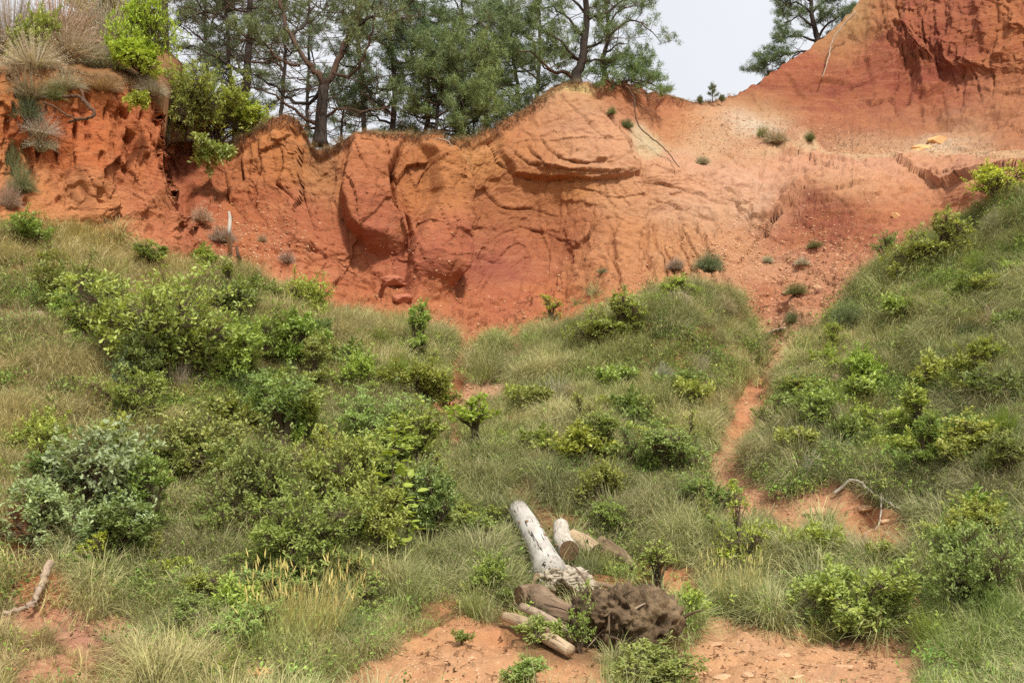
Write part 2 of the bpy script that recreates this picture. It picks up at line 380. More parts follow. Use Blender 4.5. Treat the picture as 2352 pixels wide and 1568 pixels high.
FOOT = [(-500,500),(0,510),(120,525),(250,550),(400,590),(480,615),(560,635),(640,665),(720,700),(800,730),(870,750),(960,765),(1040,790),(1100,790),(1180,765),(1290,750),(1350,700),(1500,675),
 (1600,665),(1700,690),(1740,760),(1800,790),(1870,770),(1920,720),(1960,665),(2050,618),(2150,560),(2250,505),(2352,438),(2800,415)]
def rbf(pts):
    P = np.array(pts, float); X = P[:, :2] / 300; c = 0.25
    K = np.sqrt(((X[:, None] - X[None]) ** 2).sum(-1) + c * c)
    K = K + 0.0 * np.eye(len(P)); one = np.hstack([np.ones((len(P), 1)), X])
    A = np.block([[K - 0.01 * np.eye(len(P)), one], [one.T, np.zeros((3, 3))]])
    w = np.linalg.solve(A, np.concatenate([P[:, 2], np.zeros(3)]))
    def f(px, py):
        sh = px.shape; q = np.stack([px.ravel(), py.ravel()], -1) / 300; out = np.empty(len(q))
        for i in range(0, len(q), 60000):
            z = q[i:i + 60000]; k = np.sqrt(((z[:, None] - X[None]) ** 2).sum(-1) + c * c)
            out[i:i + 60000] = k @ w[:len(P)] + w[len(P)] + z @ w[len(P) + 1:]
        return out.reshape(sh)
    return f
f_main = rbf(GROUND + CLIFFM); f_bluff = rbf(GROUND + BLUFF)
def pl(line, x):
    a = np.array(line, float); return np.interp(x, a[:, 0], a[:, 1])
EDGE = [(200,370),(250,374),(300,378),(400,378),(450,394),(500,426),(560,464),(600,492),(700,560)]
def depth(px, py):
    e = pl(EDGE, py) + 5 * np.sin(py * 0.09) + 3 * np.sin(py * 0.23 + 1)
    w = sstep(-7, 7, px - e)
    return f_bluff(px, py) * (1 - w) + f_main(px, py) * w

NC, NG, NR = 1140, 270, 410
cx = np.linspace(-420, 2780, NC)
ridge = pl(RIDGE, cx); foot = pl(FOOT, cx)
ridge = ridge + 3.5 * vnoise(np.stack([cx * 0.07, cx * 0, cx * 0], -1), 3) + 2 * vnoise(np.stack([cx * 0.2, cx * 0, cx * 0], -1), 5)
tg = np.linspace(0, 1, NG, endpoint=False)[:, None]; tr = np.linspace(0, 1, NR)[:, None]
PYg = 1900 + (foot[None] - 1900) * (1 - (1 - tg) ** 1.12)
PYc = foot[None] + (ridge[None] - foot[None]) * tr
PY = np.vstack([PYg, PYc]); PX = np.broadcast_to(cx[None], PY.shape).copy()
D = depth(PX, PY)
POS = unproject(PX, PY, D)

def normals(P):
    du = np.gradient(P, axis=1); dv = np.gradient(P, axis=0)
    n = np.cross(du, dv); n /= np.linalg.norm(n, axis=-1, keepdims=True) + 1e-9
    return n
def blob(x, y, rx, ry, px=None, py=None):
    px = PX if px is None else px; py = PY if py is None else py
    return np.exp(-((px - x) / rx) ** 2 - ((py - y) / ry) ** 2)

# bare earth (paths, banks) below the cliff foot
BARE = [[(1220,1640),(1230,1545),(1300,1530),(1400,1540),(1500,1535),(1560,1560),(1560,1640)],[(700,1640),(720,1568),(820,1530),(900,1500),(980,1462),(1060,1425),(1120,1432),(1150,1450),(1190,1500),(1240,1560),(1240,1640)],
 [(1480,1640),(1540,1540),(1560,1480),(1590,1420),(1680,1410),(1800,1440),(1900,1440),(2000,1455),(2110,1480),(2130,1568),(2130,1640)],
 [(1440,1300),(1470,1275),(1560,1300),(1600,1340),(1590,1400),(1540,1400),(1510,1350)],
 [(1650,1040),(1730,1085),(1720,1180),(1650,1180),(1600,1060)],[(1600,1290),(1570,1330),(1590,1420),(1640,1440),(1620,1360)],[(1605,1050),(1655,985),(1695,900),(1710,860),(1780,860),(1765,960),(1715,1015),(1690,1060),(1720,1100),(1800,1130),(1900,1130),(1990,1150),(2100,1180),(2100,1240),(2020,1260),(1900,1210),(1780,1190),(1700,1150),(1660,1100)],
 [(1740,770),(1700,690),(1700,620),(1990,560),(2000,600),(1930,660),(1890,720),(1860,770),(1820,810),(1800,850),(1740,860),(1730,820)],
 [(1035,785),(1130,775),(1085,830),(1062,880),(1110,868),(1190,848),(1150,895),(1070,925),(1040,945),(985,945),(985,915),(1015,870),(1030,830)],[(1015,985),(1062,975),(1070,1030),(1040,1060)],
 [(1250,690),(1500,650),(1480,690),(1330,740),(1250,760),(1150,790),(1150,740)],
 [(20,1640),(20,1420),(60,1300),(140,1260),(200,1290),(180,1350),(300,1400),(330,1450),(200,1500),(330,1560),(330,1640)],
 [(1800,1420),(1770,1350),(1820,1300),(1850,1400),(1860,1450)],[(2060,1270),(2110,1260),(2120,1440),(2060,1460),(2050,1380)],
 [(1000,1380),(1060,1370),(1090,1410),(1010,1420)],[(1170,790),(1210,785),(1205,810),(1165,808)],[(1020,980),(1060,980),(1060,1030),(1030,1040)],[(10,1190),(110,1195),(150,1240),(140,1300),(60,1310),(10,1300)],
 [(1880,745),(1990,735),(1985,765),(1890,780)]]
wx = 19 * fbm(POS * 1.6, 4, 11, .65); wy = 18 * fbm(POS * 1.6 + 31, 3, 12)
bare = np.zeros(PX.shape)
for poly in BARE: bare = np.maximum(bare, inpoly(PX + wx, PY + wy, poly).astype(float))
abovefoot = sstep(-6, 10, (pl(FOOT, PX) + 34 * fbm(POS * .9, 4, 13) - 12) - PY)
bare = np.maximum(bare, abovefoot)

# ---- broad relief of the ground
N0 = normals(POS); 
veg = 1 - bare
rockw = sstep(-10, 40, pl(FOOT, PX) - PY)          # 0 on the slope, 1 on the cliff
g1 = fbm(POS * np.array([0.55, 0.55, 0.3]), 4, 21); g2 = fbm(POS * 2.2, 4, 23)
up = np.array([0, 0, 1.0])
hz = (1 - rockw) * (0.26 * g1 + 0.07 * g2) * np.clip(sstep(1568, 1380, PY) + 0.25, 0, 1)
hz = hz - (1 - rockw) * 0.05 * bare
for line, w, dpt in (([(1000,960),(1050,860),(1090,790),(1110,750)], 26, 0.22),
                     ([(1790,700),(1765,770),(1745,830),(1740,920),(1690,985),(1640,1050),(1700,1130),(1850,1180)], 34, 0.2),
                     ([(1738,700),(1745,770),(1742,850)], 16, 0.35), ([(1990,1170),(1950,1210),(1960,1250)], 18, 0.35)):
    d, _, _ = pdist(PX, PY, line); hz = hz - dpt * np.exp(-(d / w) ** 2)
hz = hz + 0.45 * blob(1550, 760, 190, 70) + 0.25 * blob(2010, 1110, 130, 50) + 0.06 * blob(1090, 1450, 110, 30) + 0.10 * blob(1030, 1500, 150, 60)
hz = hz + (1 - rockw) * bare * (0.10 * fbm(POS * 3.2, 4, 25) + 0.05 * blob(200, 1430, 300, 150) * fbm(POS * 7, 3, 26) * 2)
hz = hz + (1 - rockw) * (1 - bare) * 0.16 * fbm(POS * 1.1 + 3, 3, 27)
hz = hz - 1.25 * blob(40, 1262, 80, 34) + .25 * blob(60, 1195, 90, 25)
POS = POS + hz[..., None] * up

# ---- relief of the cliff (metres, along the outward normal)
R0 = NG - 60; FULL = (PX, PY, POS, bare); PX, PY, POS, wx, wy, rockw = PX[R0:], PY[R0:], POS[R0:], wx[R0:], wy[R0:], rockw[R0:]
N = normals(POS)
N = np.where((N[..., 1:2] > 0) & (rockw[..., None] > 0.5), -N, N)
N = np.where((N[..., 2:3] < -0.3), -N, N)
NH = N * np.array([1, 1, .35]); NH /= np.linalg.norm(NH, axis=-1, keepdims=True) + 1e-9   # the face moves out, not up
Wbl = sstep(12, -12, PX - pl(EDGE, PY)) * rockw                       # left bluff
Wur = blob(2120, 140, 330, 150) * sstep(330, 250, PY)                  # upper right red wall
Wsand = np.clip(blob(1430, 590, 130, 100) + blob(1600, 570, 90, 70) + blob(1520, 620, 130, 60), 0, 1) * sstep(-30, 30, PY - np.interp(PX, [1200, 1330, 1420, 1500, 1600, 1700], [690, 620, 510, 500, 510, 600]))
Wscree = np.clip(blob(1680, 300, 170, 60) + blob(1850, 600, 160, 90) + blob(2000, 320, 260, 45) + blob(560, 560, 120, 60) + blob(1100, 740, 160, 40) + blob(2080,520,120,60), 0, 1)
Wled = np.clip(blob(1950, 430, 260, 55) + blob(2150, 400, 120, 40), 0, 1) # right salmon ledges
Wdome = np.clip(blob(1330, 370, 170, 130) + blob(1560, 440, 160, 50), 0, 1)
Wplain = np.clip(1 - Wbl - Wur - Wsand - Wscree, 0, 1) * rockw
Wsmooth = np.clip(1.2 * blob(1190, 500, 110, 170) + 1.1 * blob(1320, 300, 150, 110) + blob(1560, 420, 140, 60), 0, 1)
steepw = sstep(0.25, 0.6, 1 - np.abs(N[..., 2]))
disp = np.zeros(PX.shape)
X, Z = POS[..., 0], POS[..., 2]; Yw = POS[..., 1]
disp += rockw * (0.18 * fbm(POS * 0.45, 3, 31) + 0.045 * fbm(POS * 1.5, 3, 33) * (1 - .7 * Wsmooth)) * (1 + .6 * Wur)
q = np.stack([X * 1.0, Yw * 0.6, Z * 0.22], -1)
rib = 1 - np.abs(fbm(q * 1.1, 3, 35)) * 2
disp += steepw * (0.30 * Wur * rib + 0.18 * Wbl * rib + 0.10 * Wplain * (1 - Wsmooth) * rib * blob(750, 500, 330, 250))
q2 = np.stack([X * 3.0, Yw * 2, Z * 0.5], -1)
rib2 = 1 - np.abs(fbm(q2, 3, 37)) * 2
disp += steepw * (0.12 * Wur + 0.07 * Wbl + 0.03 * Wplain * (1 - Wsmooth)) * rib2
wu = X + 0.25 * fbm(POS * 1.3, 3, 41); wv = Z + 0.2 * fbm(POS * 1.3 + 9, 3, 42)
# shell-like flakes: crisp-edged terraces of a smooth field
def flakes(sx, sz, n, amp, seed, sharp=.10, rough=.22):
    f = (fbm(np.stack([X * sx, Yw * sx * .5, Z * sz], -1), 3, seed) + rough * .25 * fbm(POS * 3.2, 3, seed + 7)) * n; k = np.floor(f); fr = f - k
    return amp * (sstep(0, sharp, fr) - fr)
Wfl = np.clip(Wplain, 0, 1)
disp += Wfl * (1 - .6 * np.clip(blob(870, 480, 60, 130) + blob(1000, 560, 50, 130), 0, 1)) * (flakes(.42, .24, 3.5, .065, 201, .10) + (.4 + .6 * Wsmooth) * flakes(.9, .7, 3.5, .045, 202, .12))
disp += Wled * (flakes(.22, .7, 5, .10, 203, .12) + flakes(.6, 1.6, 4, .06, 204, .12)) * (.3 + .7 * steepw)
disp += Wdome * flakes(.18, .7, 4, .06, 205, .05)
disp += Wur * steepw * (flakes(.8, .15, 4, .15, 206) + flakes(2, .4, 3, .08, 207)) + Wbl * steepw * flakes(1.3, .25, 3, .08, 208)
Wall = Wplain * np.clip(1 - Wsmooth, 0, 1) * (1 - np.clip(blob(1285, 490, 70, 110), 0, 1))
for (su, sv, amp, tl, W, sd_) in ((0.8, 0.28, 0.20, 2.0, Wall, 151), (2.2, 0.8, 0.07, 2.4, Wall, 152), (1.4, 0.35, 0.16, 2.0, Wur * steepw, 153), (2.6, 1.2, 0.09, 2.4, Wur * steepw, 154),
                              (1.6, 0.6, 0.13, 2.4, Wbl * steepw, 155), (4.5, 2.4, 0.04, 2.5, Wbl + .4 * Wall, 156), (.9, 2.0, 0.05, 2.2, 1.2 * Wled * steepw, 157)):
    disp += W * rockw * amp * facets((wu + .12 * wv) * su, (wv - .1 * wu) * sv, sd_, tl)
# the two buttresses and the cleft between them
jag = 7 * fbm(np.stack([X * .8, Yw * 0, Z * 1.6], -1), 3, 211) + wx * .12
xb = PX + jag; yb = PY + wy * .3
le = np.interp(PY, [310, 400, 470, 520, 560], [797, 785, 779, 792, 828]); re_ = np.interp(PY, [310, 400, 480, 505, 545, 600], [930, 893, 905, 930, 942, 938])
b1 = sstep(0, 24, xb - le) * (1 - 0.45 * sstep(30, 110, xb - le)) * (1 - sstep(-5, 3, xb - re_)) * sstep(578, 522, yb - 14 * sstep(805, 860, PX) ) * sstep(300, 330, PY)
le2 = np.interp(PY, [320, 370, 450, 500, 560, 640, 690], [940, 972, 978, 965, 945, 930, 935]); re2 = np.interp(PY, [320, 400, 440, 500, 640, 700], [1012, 1050, 1062, 1060, 1046, 1040])
b2 = sstep(0, 18, xb - le2) * (.8 + 0.35 * sstep(20, 70, xb - le2)) * (1 - sstep(-14, 3, xb - re2)) * sstep(718, 615, yb) * sstep(305, 330, PY)
disp += rockw * (0.85 * b1 + 0.75 * b2)
disp -= 0.35 * rockw * np.exp(-((xb - re_ - 2) / 5) ** 2) * sstep(590, 570, PY) * sstep(320, 380, PY) + .25 * rockw * np.exp(-((xb - re2 - 6) / 7) ** 2) * sstep(700, 600, PY)
niche = inpoly(xb, yb, [(930,385),(974,380),(970,470),(955,498),(915,485),(908,420)]).astype(float); disp -= .22 * niche
disp -= 0.30 * blob(1130, 560, 90, 150) * rockw                                   # the smooth hollow right of the cleft
ap = [(1442,506),(1400,560),(1340,620),(1290,655),(1235,700)]; d_, s_, _ = pdist(PX + jag, PY, ap); disp += .22 * rockw * np.where(s_ < 0, 1, 0) * np.exp(-d_ / 60) * blob(1380, 620, 160, 120)
# pits and pockets on the left bluff
pit = fbm(np.stack([X * 4.6 + 1.1 * Z, Yw * 2, Z * 1.1 - 0.25 * X], -1), 3, 61)
disp -= 0.26 * Wbl * sstep(0.28, 0.5, pit) * (0.5 + 0.5 * sstep(500, 330, PY))
pit2 = fbm(np.stack([X * 9, Yw * 5, Z * 1.8], -1), 2, 63)
disp -= 0.20 * Wbl * sstep(0.2, 0.5, pit2) * sstep(460, 330, PY)
disp -= 0.10 * Wur * sstep(0.3, 0.6, pit2)
# rain rills in the sandy apron
rill = np.abs(fbm(np.stack([X * 3.2 + 0.25 * Z + .4 * fbm(POS * 2, 2, 168), Yw * 0, Z * 0.3], -1), 2, 65))
disp += Wsand * (0.14 * fbm(POS * 3.5, 4, 66) + .05 * fbm(POS * 9, 3, 166) - 0.20 * np.exp(-(rill / 0.07) ** 2))
Wfoot = np.clip(blob(1100, 715, 260, 40) + blob(820, 690, 90, 40) + blob(640, 600, 120, 50) + .7 * blob(1830, 640, 150, 80) + .6 * blob(2080, 320, 250, 30) + .5 * blob(1650, 290, 120, 40), 0, 1)
disp += rockw * Wfoot * (0.13 * fbm(POS * 2.6, 4, 367) + .07 * np.abs(fbm(POS * 6, 3, 368)))
chunk, ce = cells(X * 2.4 + .3 * fbm(POS * 3, 2, 369), (Z + Yw * .5) * 2.6, 370); disp += rockw * Wfoot * .14 * (chunk > .62) * sstep(0, .25, ce)
disp += Wscree * (0.10 * fbm(POS * 5, 4, 67) + 0.05 * sstep(.1, .5, fbm(POS * 11, 2, 167)))
disp += rockw * (0.03 * (1 - .5 * Wsmooth) * fbm(POS * 6, 3, 68) + 0.014 * fbm(POS * 18, 2, 69))
mf = np.stack([X * 9, Yw * 6, Z * 1.4], -1); disp += rockw * steepw * (1 - Wscree) * (1 - Wled) * (1 - .6 * Wsmooth) * 0.035 * fbm(mf, 3, 169)
# traced blocks: recess / proud areas
def area(poly, amt, soft=2.5):
    a = np.array(poly); sel = (PX > a[:, 0].min() - 30) & (PX < a[:, 0].max() + 30) & (PY > a[:, 1].min() - 30) & (PY < a[:, 1].max() + 30)
    out = np.zeros(PX.shape); x = PX[sel] + 3 * np.sin(PY[sel] * .11) + wx[sel] * 0.3; y = PY[sel] + wy[sel] * 0.4; acc_ = 0; k = 0
    for ox in (-soft, 0, soft):
        for oy in (-soft, 0, soft): acc_ = acc_ + inpoly(x + ox, y + oy, poly).astype(float); k += 1
    out[sel] = acc_ / k * amt
    return out
disp += area([(1175,240),(1300,205),(1400,280),(1450,350),(1468,410),(1330,420),(1230,412),(1180,400),(1140,340)], 0.22)
disp += area([(1230,380),(1320,395),(1440,395),(1455,404),(1330,408),(1240,395)], 0.12)
disp += area([(1480,390),(1560,370),(1650,405),(1720,420),(1745,470),(1650,450),(1560,430),(1480,430)], 0.10, 6)
disp += area([(1375,520),(1440,505),(1530,500),(1540,560),(1520,640),(1280,690),(1290,640)], 0.12)
disp += area([(2100,140),(2150,150),(2165,230),(2130,250),(2100,240)], 0.35) + area([(2060,60),(2095,80),(2090,250),(2050,280)], -0.25)

disp += 0.5 * blob(1785, 352, 95, 24) + 0.35 * blob(1840, 345, 40, 16)
disp += area([(1480,385),(1560,362),(1650,396),(1740,396),(1800,385),(1900,372),(2050,368),(2200,372),(2230,362),(2240,460),(1900,480),(1750,520),(1500,470)], 0.09, 9)
disp += area([(870,660),(905,655),(925,672),(925,690),(880,680)], 0.25)
CRACKS = [([(700,330),(690,400),(700,460),(720,520)], 3, .14, .08, 30), ([(600,330),(610,400),(590,450)], 3, .12, .08, 30), ([(860,340),(868,420),(860,500)], 2.5, .08, .05, 30),
 ([(1000,470),(1012,560),(1005,650)], 2.5, .10, .06, 25), ([(1030,420),(1035,520)], 2.5, .08, .05, 20), ([(1090,350),(1085,420),(1100,520),(1090,600)], 2.5, .10, .06, 30), ([(1180,430),(1175,500),(1190,580)], 2, .05, .04, 40),
 ([(1750,395),(1800,380),(1870,378)], 3, .15, .15, 25), ([(1790,500),(1850,455),(1900,440)], 3, .15, .15, 25), ([(1950,490),(2010,460),(2080,452)], 3, .15, .18, 25), ([(2040,400),(2120,378),(2180,382)], 3, .14, .14, 22), ([(1830,410),(1890,405),(1960,412)], 2.5, .12, .12, 20),
 ([(1990,60),(1985,140),(2000,210)], 3, .2, .1, 25), ([(2075,40),(2070,130),(2080,220)], 3, .22, .12, 20), ([(2140,30),(2145,120),(2138,200)], 3, .22, .12, 20), ([(2200,30),(2195,120),(2205,230)], 3, .25, .12, 20), ([(2260,60),(2255,160),(2262,260)], 3, .25, .12, 20), ([(2300,20),(2305,140),(2290,240)], 3, .2, .1, 20),  # line, width, depth, ledge step on its left-hand side, decay
 ([(797,340),(786,400),(780,470),(792,520),(832,552)], 3, .15, 0, 1), ([(925,322),(893,400),(905,480),(930,505),(942,545),(938,580)], 4, .2, 0, 1),
 ([(1010,330),(1050,400),(1066,430),(1060,500),(1047,640)], 4, .2, 0, 1), ([(1066,400),(1062,500)], 5, .3, 0, 1),
 ([(1105,300),(1140,370),(1180,400),(1240,420),(1320,414),(1380,421),(1455,404)], 3, .16, .10, 30),
 ([(1190,300),(1225,365),(1260,395),(1330,402),(1400,408),(1450,398)], 3, .14, .08, 25), ([(1170,350),(1210,385),(1300,396)], 2.5, .1, .06, 20),
 ([(1230,300),(1260,350),(1290,372),(1350,386),(1400,384),(1430,370)], 3, .12, .08, 30), ([(1300,250),(1350,300),(1390,340),(1440,330)], 2.5, .06, .05, 30),
 ([(1345,240),(1400,290),(1440,345),(1468,400),(1470,425)], 4, .22, .10, 30), ([(1110,430),(1150,470),(1220,480),(1280,500)], 2.5, .08, .05, 25),
 ([(1150,540),(1200,520),(1260,540),(1330,560)], 2.5, .09, .05, 25), ([(1210,660),(1270,640),(1320,610)], 3, .1, .06, 25), ([(1040,560),(1100,590),(1150,600)], 2.5, .08, .05, 25),
 ([(640,520),(700,570),(760,600),(850,655),(890,690)], 2.5, .10, .08, 35), ([(890,690),(930,700),(975,700),(1040,662)], 2.5, .12, .10, 30), ([(660,560),(740,590),(800,640)], 3, .12, .08, 25),
 ([(800,330),(850,420),(840,500)], 2.5, .08, .06, 40), ([(980,480),(1000,560),(1030,600)], 3, .08, .06, 30),
 ([(1470,430),(1550,440),(1650,470),(1730,480)], 3, .10, .08, 30), ([(1480,455),(1600,500),(1700,510)], 2.5, .08, .05, 25), ([(1500,400),(1600,430),(1650,430),(1700,470)], 3, .12, .08, 25),
 ([(1718,560),(1722,480),(1728,420)], 3, .22, 0, 1), ([(1745,490),(1742,420),(1750,395)], 3, .2, 0, 1), ([(1650,430),(1670,410),(1700,400)], 3, .12, .06, 20),
 ([(1700,600),(1760,530),(1820,470),(1880,430)], 4, .2, .25, 50), ([(1800,440),(1850,400),(1900,392),(2000,395)], 3, .16, .2, 30),
 ([(1880,470),(1960,440),(2050,420),(2120,400)], 3, .18, .22, 30), ([(1920,410),(2000,380),(2080,372)], 3, .1, .08, 20), ([(1990,470),(2080,450),(2160,420),(2220,400)], 3, .18, .22, 30),
 ([(1830,520),(1880,480),(1950,460)], 3, .12, .12, 25), ([(1480,510),(1475,560),(1470,650)], 4, .22, 0, 1), ([(1500,520),(1510,600)], 3, .15, 0, 1), ([(1545,545),(1560,500),(1600,520),(1605,560)], 3, .15, 0, 1),
 ([(2035,50),(2048,150),(2050,250)], 4, .22, .08, 25), ([(1930,195),(1960,210),(2010,200)], 3, .15, .1, 25), ([(2095,100),(2100,200),(2120,285)], 4, .3, .12, 25), ([(1850,205),(1900,190),(1970,205)], 3, .1, .1, 25),
 ([(2170,120),(2160,200),(2175,270)], 4, .25, .1, 25), ([(2225,80),(2235,180),(2215,260)], 4, .25, .1, 25), ([(1975,230),(2000,255),(2040,250),(2080,290)], 4, .2, .15, 25),
 ([(375,340),(385,420),(400,480),(450,540)], 5, .3, 0, 1), ([(390,350),(410,420)], 4, .2, 0, 1), ([(520,400),(530,470),(560,500)], 5, .22, .12, 30), ([(560,360),(565,420),(540,450)], 4, .18, .1, 30),
 ([(640,320),(660,380),(640,430),(700,480)], 4, .14, .08, 40)]
for line, w, dpt, stp, dec in CRACKS:
    a = np.array(line); m = (PX > a[:, 0].min() - 60) & (PX < a[:, 0].max() + 60) & (PY > a[:, 1].min() - 60) & (PY < a[:, 1].max() + 60)
    jt = .35
    if a[:, 0].min() > 1780 and a[:, 1].min() > 350: stp *= .4; dpt *= .35; jt = .12
    px_, py_ = PX[m] + wx[m] * jt, PY[m] + wy[m] * jt
    d, s, t = pdist(px_, py_, line)
    fade = np.sin(np.clip(t, 0.04, 0.96) * np.pi) ** 0.5 * (0.35 + 0.65 * sstep(-0.25, 0.25, vnoise(POS[m] * 2.5, 71)))
    disp[m] += fade * (-0.7 * dpt * np.exp(-(d / w) ** 2) + stp * (s < 0) * np.exp(-d / dec) * 1.6)
# caves: dark pockets
disp -= 0.35 * rockw * blob(360, 275, 9, 22) + 0.25 * blob(1905, 342, 30, 8) + 0.35 * blob(425, 480, 14, 40)
# turf lip overhanging along the top
toprow = PY - ridge[None]
lipn = 0.6 + 0.8 * np.clip(0.5 + vnoise(np.stack([PX * 0.03, PX * 0, PX * 0], -1), 75), 0, 1)
lipx = sstep(1700, 1560, PX)
lip = np.exp(-(toprow / (9 * lipn)) ** 2) * lipx
rimv = rockw * (0.20 * lip * (0.6 + 0.6 * fbm(POS * 4, 3, 77)) - 0.22 * blob(0, 0, 1, 1) - 0.16 * np.exp(-((toprow - 22 * lipn) / 9) ** 2) * lipx * sstep(350, 400, PX))
disp += rimv
# upper right wall: an undercut foot and deep flutes
disp += 0.55 * Wur * sstep(290, 262, PY + 12 * np.sin(PX * .045) + wy) * sstep(1960, 2050, PX) - 0.3 * blob(2130, 292, 120, 12)
q3 = np.stack([X * 1.5, Yw * 0.8, Z * 0.28], -1)
disp += steepw * 0.42 * blob(2140, 180, 170, 100) * (1 - 2.2 * np.abs(fbm(q3, 2, 39))) + 0.07 * blob(850, 480, 280, 200) * (1 - 2.2 * np.abs(fbm(q3 * 1.3, 2, 40)))
edgecut = 1 - 0.85 * np.exp(-((PX - pl(EDGE, PY)) / 11) ** 2) * sstep(640, 560, PY)
disp *= edgecut
def full(a, fill=0.0):
    return np.vstack([np.full((R0, NC), fill), a])
stp = sstep(.3, .7, 1 - np.abs(N[..., 2]))[..., None]; disp = np.where(disp > 0, disp * (.4 + .6 * sstep(0, 45, toprow)), disp)
posc = POS + (disp * rockw)[..., None] * (N * (1 - stp) + NH * stp)
PX, PY, POS, bare = FULL; POS = np.vstack([POS[:R0], posc]); rockw, lip, Wdome, Wbl = full(rockw), full(lip), full(Wdome), full(Wbl)

# ---- colours of the earth
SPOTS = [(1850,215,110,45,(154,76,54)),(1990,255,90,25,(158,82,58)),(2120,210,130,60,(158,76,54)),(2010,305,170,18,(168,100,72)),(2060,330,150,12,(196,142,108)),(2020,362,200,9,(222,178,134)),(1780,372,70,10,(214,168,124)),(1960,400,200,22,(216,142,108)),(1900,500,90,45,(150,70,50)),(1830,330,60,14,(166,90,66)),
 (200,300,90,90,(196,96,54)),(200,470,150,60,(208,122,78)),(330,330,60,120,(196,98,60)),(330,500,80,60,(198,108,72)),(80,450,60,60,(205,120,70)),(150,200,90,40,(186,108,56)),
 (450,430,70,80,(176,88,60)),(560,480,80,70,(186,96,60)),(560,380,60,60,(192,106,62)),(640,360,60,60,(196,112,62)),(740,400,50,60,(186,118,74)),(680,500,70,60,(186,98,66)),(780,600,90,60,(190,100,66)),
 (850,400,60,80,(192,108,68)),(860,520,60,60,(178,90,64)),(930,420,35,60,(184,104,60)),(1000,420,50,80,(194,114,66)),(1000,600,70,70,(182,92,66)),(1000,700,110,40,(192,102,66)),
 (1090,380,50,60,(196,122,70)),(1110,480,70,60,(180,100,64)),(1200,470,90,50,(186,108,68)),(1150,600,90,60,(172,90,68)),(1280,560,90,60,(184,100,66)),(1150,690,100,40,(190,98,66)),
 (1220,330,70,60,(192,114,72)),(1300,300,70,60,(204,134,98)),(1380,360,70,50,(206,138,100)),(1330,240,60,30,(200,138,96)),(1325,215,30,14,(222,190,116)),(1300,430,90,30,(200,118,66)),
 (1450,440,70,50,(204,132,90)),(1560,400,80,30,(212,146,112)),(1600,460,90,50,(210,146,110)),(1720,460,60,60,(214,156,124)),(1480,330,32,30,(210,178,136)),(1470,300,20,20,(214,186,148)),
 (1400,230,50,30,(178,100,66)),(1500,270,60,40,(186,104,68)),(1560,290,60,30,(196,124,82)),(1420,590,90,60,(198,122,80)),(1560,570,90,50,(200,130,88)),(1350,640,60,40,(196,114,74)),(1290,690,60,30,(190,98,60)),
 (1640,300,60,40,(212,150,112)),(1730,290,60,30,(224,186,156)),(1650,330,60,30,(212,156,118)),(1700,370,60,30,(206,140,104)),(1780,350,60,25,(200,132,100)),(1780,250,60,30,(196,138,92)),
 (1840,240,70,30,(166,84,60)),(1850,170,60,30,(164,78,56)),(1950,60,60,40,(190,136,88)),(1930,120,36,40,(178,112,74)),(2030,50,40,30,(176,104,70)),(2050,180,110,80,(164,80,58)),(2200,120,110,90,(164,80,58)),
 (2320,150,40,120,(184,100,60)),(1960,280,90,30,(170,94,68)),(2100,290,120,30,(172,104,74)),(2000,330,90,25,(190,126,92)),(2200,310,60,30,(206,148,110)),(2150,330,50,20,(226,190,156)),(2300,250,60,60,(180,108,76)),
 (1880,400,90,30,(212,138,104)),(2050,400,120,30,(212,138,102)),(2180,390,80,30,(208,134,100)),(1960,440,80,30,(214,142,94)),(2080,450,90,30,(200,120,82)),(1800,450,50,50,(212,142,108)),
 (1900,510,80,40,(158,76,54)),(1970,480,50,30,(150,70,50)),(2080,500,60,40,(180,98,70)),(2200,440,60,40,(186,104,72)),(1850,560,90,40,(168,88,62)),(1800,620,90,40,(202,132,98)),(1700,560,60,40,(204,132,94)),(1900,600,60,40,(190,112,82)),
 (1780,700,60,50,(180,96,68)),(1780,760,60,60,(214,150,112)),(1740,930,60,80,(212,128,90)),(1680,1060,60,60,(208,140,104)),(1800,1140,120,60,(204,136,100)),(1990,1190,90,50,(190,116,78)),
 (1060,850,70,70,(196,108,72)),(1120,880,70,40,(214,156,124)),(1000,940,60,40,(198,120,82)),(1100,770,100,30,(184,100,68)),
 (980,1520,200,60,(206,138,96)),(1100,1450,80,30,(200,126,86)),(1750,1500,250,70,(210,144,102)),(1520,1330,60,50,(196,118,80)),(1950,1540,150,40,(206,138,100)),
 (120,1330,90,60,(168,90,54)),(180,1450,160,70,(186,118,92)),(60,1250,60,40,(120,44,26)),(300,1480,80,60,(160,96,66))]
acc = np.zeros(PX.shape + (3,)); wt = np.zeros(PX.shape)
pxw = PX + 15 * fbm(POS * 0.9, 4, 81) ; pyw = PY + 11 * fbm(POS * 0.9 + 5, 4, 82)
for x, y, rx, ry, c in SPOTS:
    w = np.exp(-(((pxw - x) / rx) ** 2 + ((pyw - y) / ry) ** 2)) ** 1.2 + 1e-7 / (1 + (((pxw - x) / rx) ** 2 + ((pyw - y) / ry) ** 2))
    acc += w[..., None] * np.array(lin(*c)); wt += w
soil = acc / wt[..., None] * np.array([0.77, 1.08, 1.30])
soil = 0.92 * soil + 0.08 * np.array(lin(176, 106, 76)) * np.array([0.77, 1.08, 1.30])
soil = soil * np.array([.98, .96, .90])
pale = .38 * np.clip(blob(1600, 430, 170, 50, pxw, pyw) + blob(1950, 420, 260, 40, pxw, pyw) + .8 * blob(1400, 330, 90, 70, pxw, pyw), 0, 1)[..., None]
soil = soil * (1 - pale) + pale * np.array(lin(196, 150, 124))
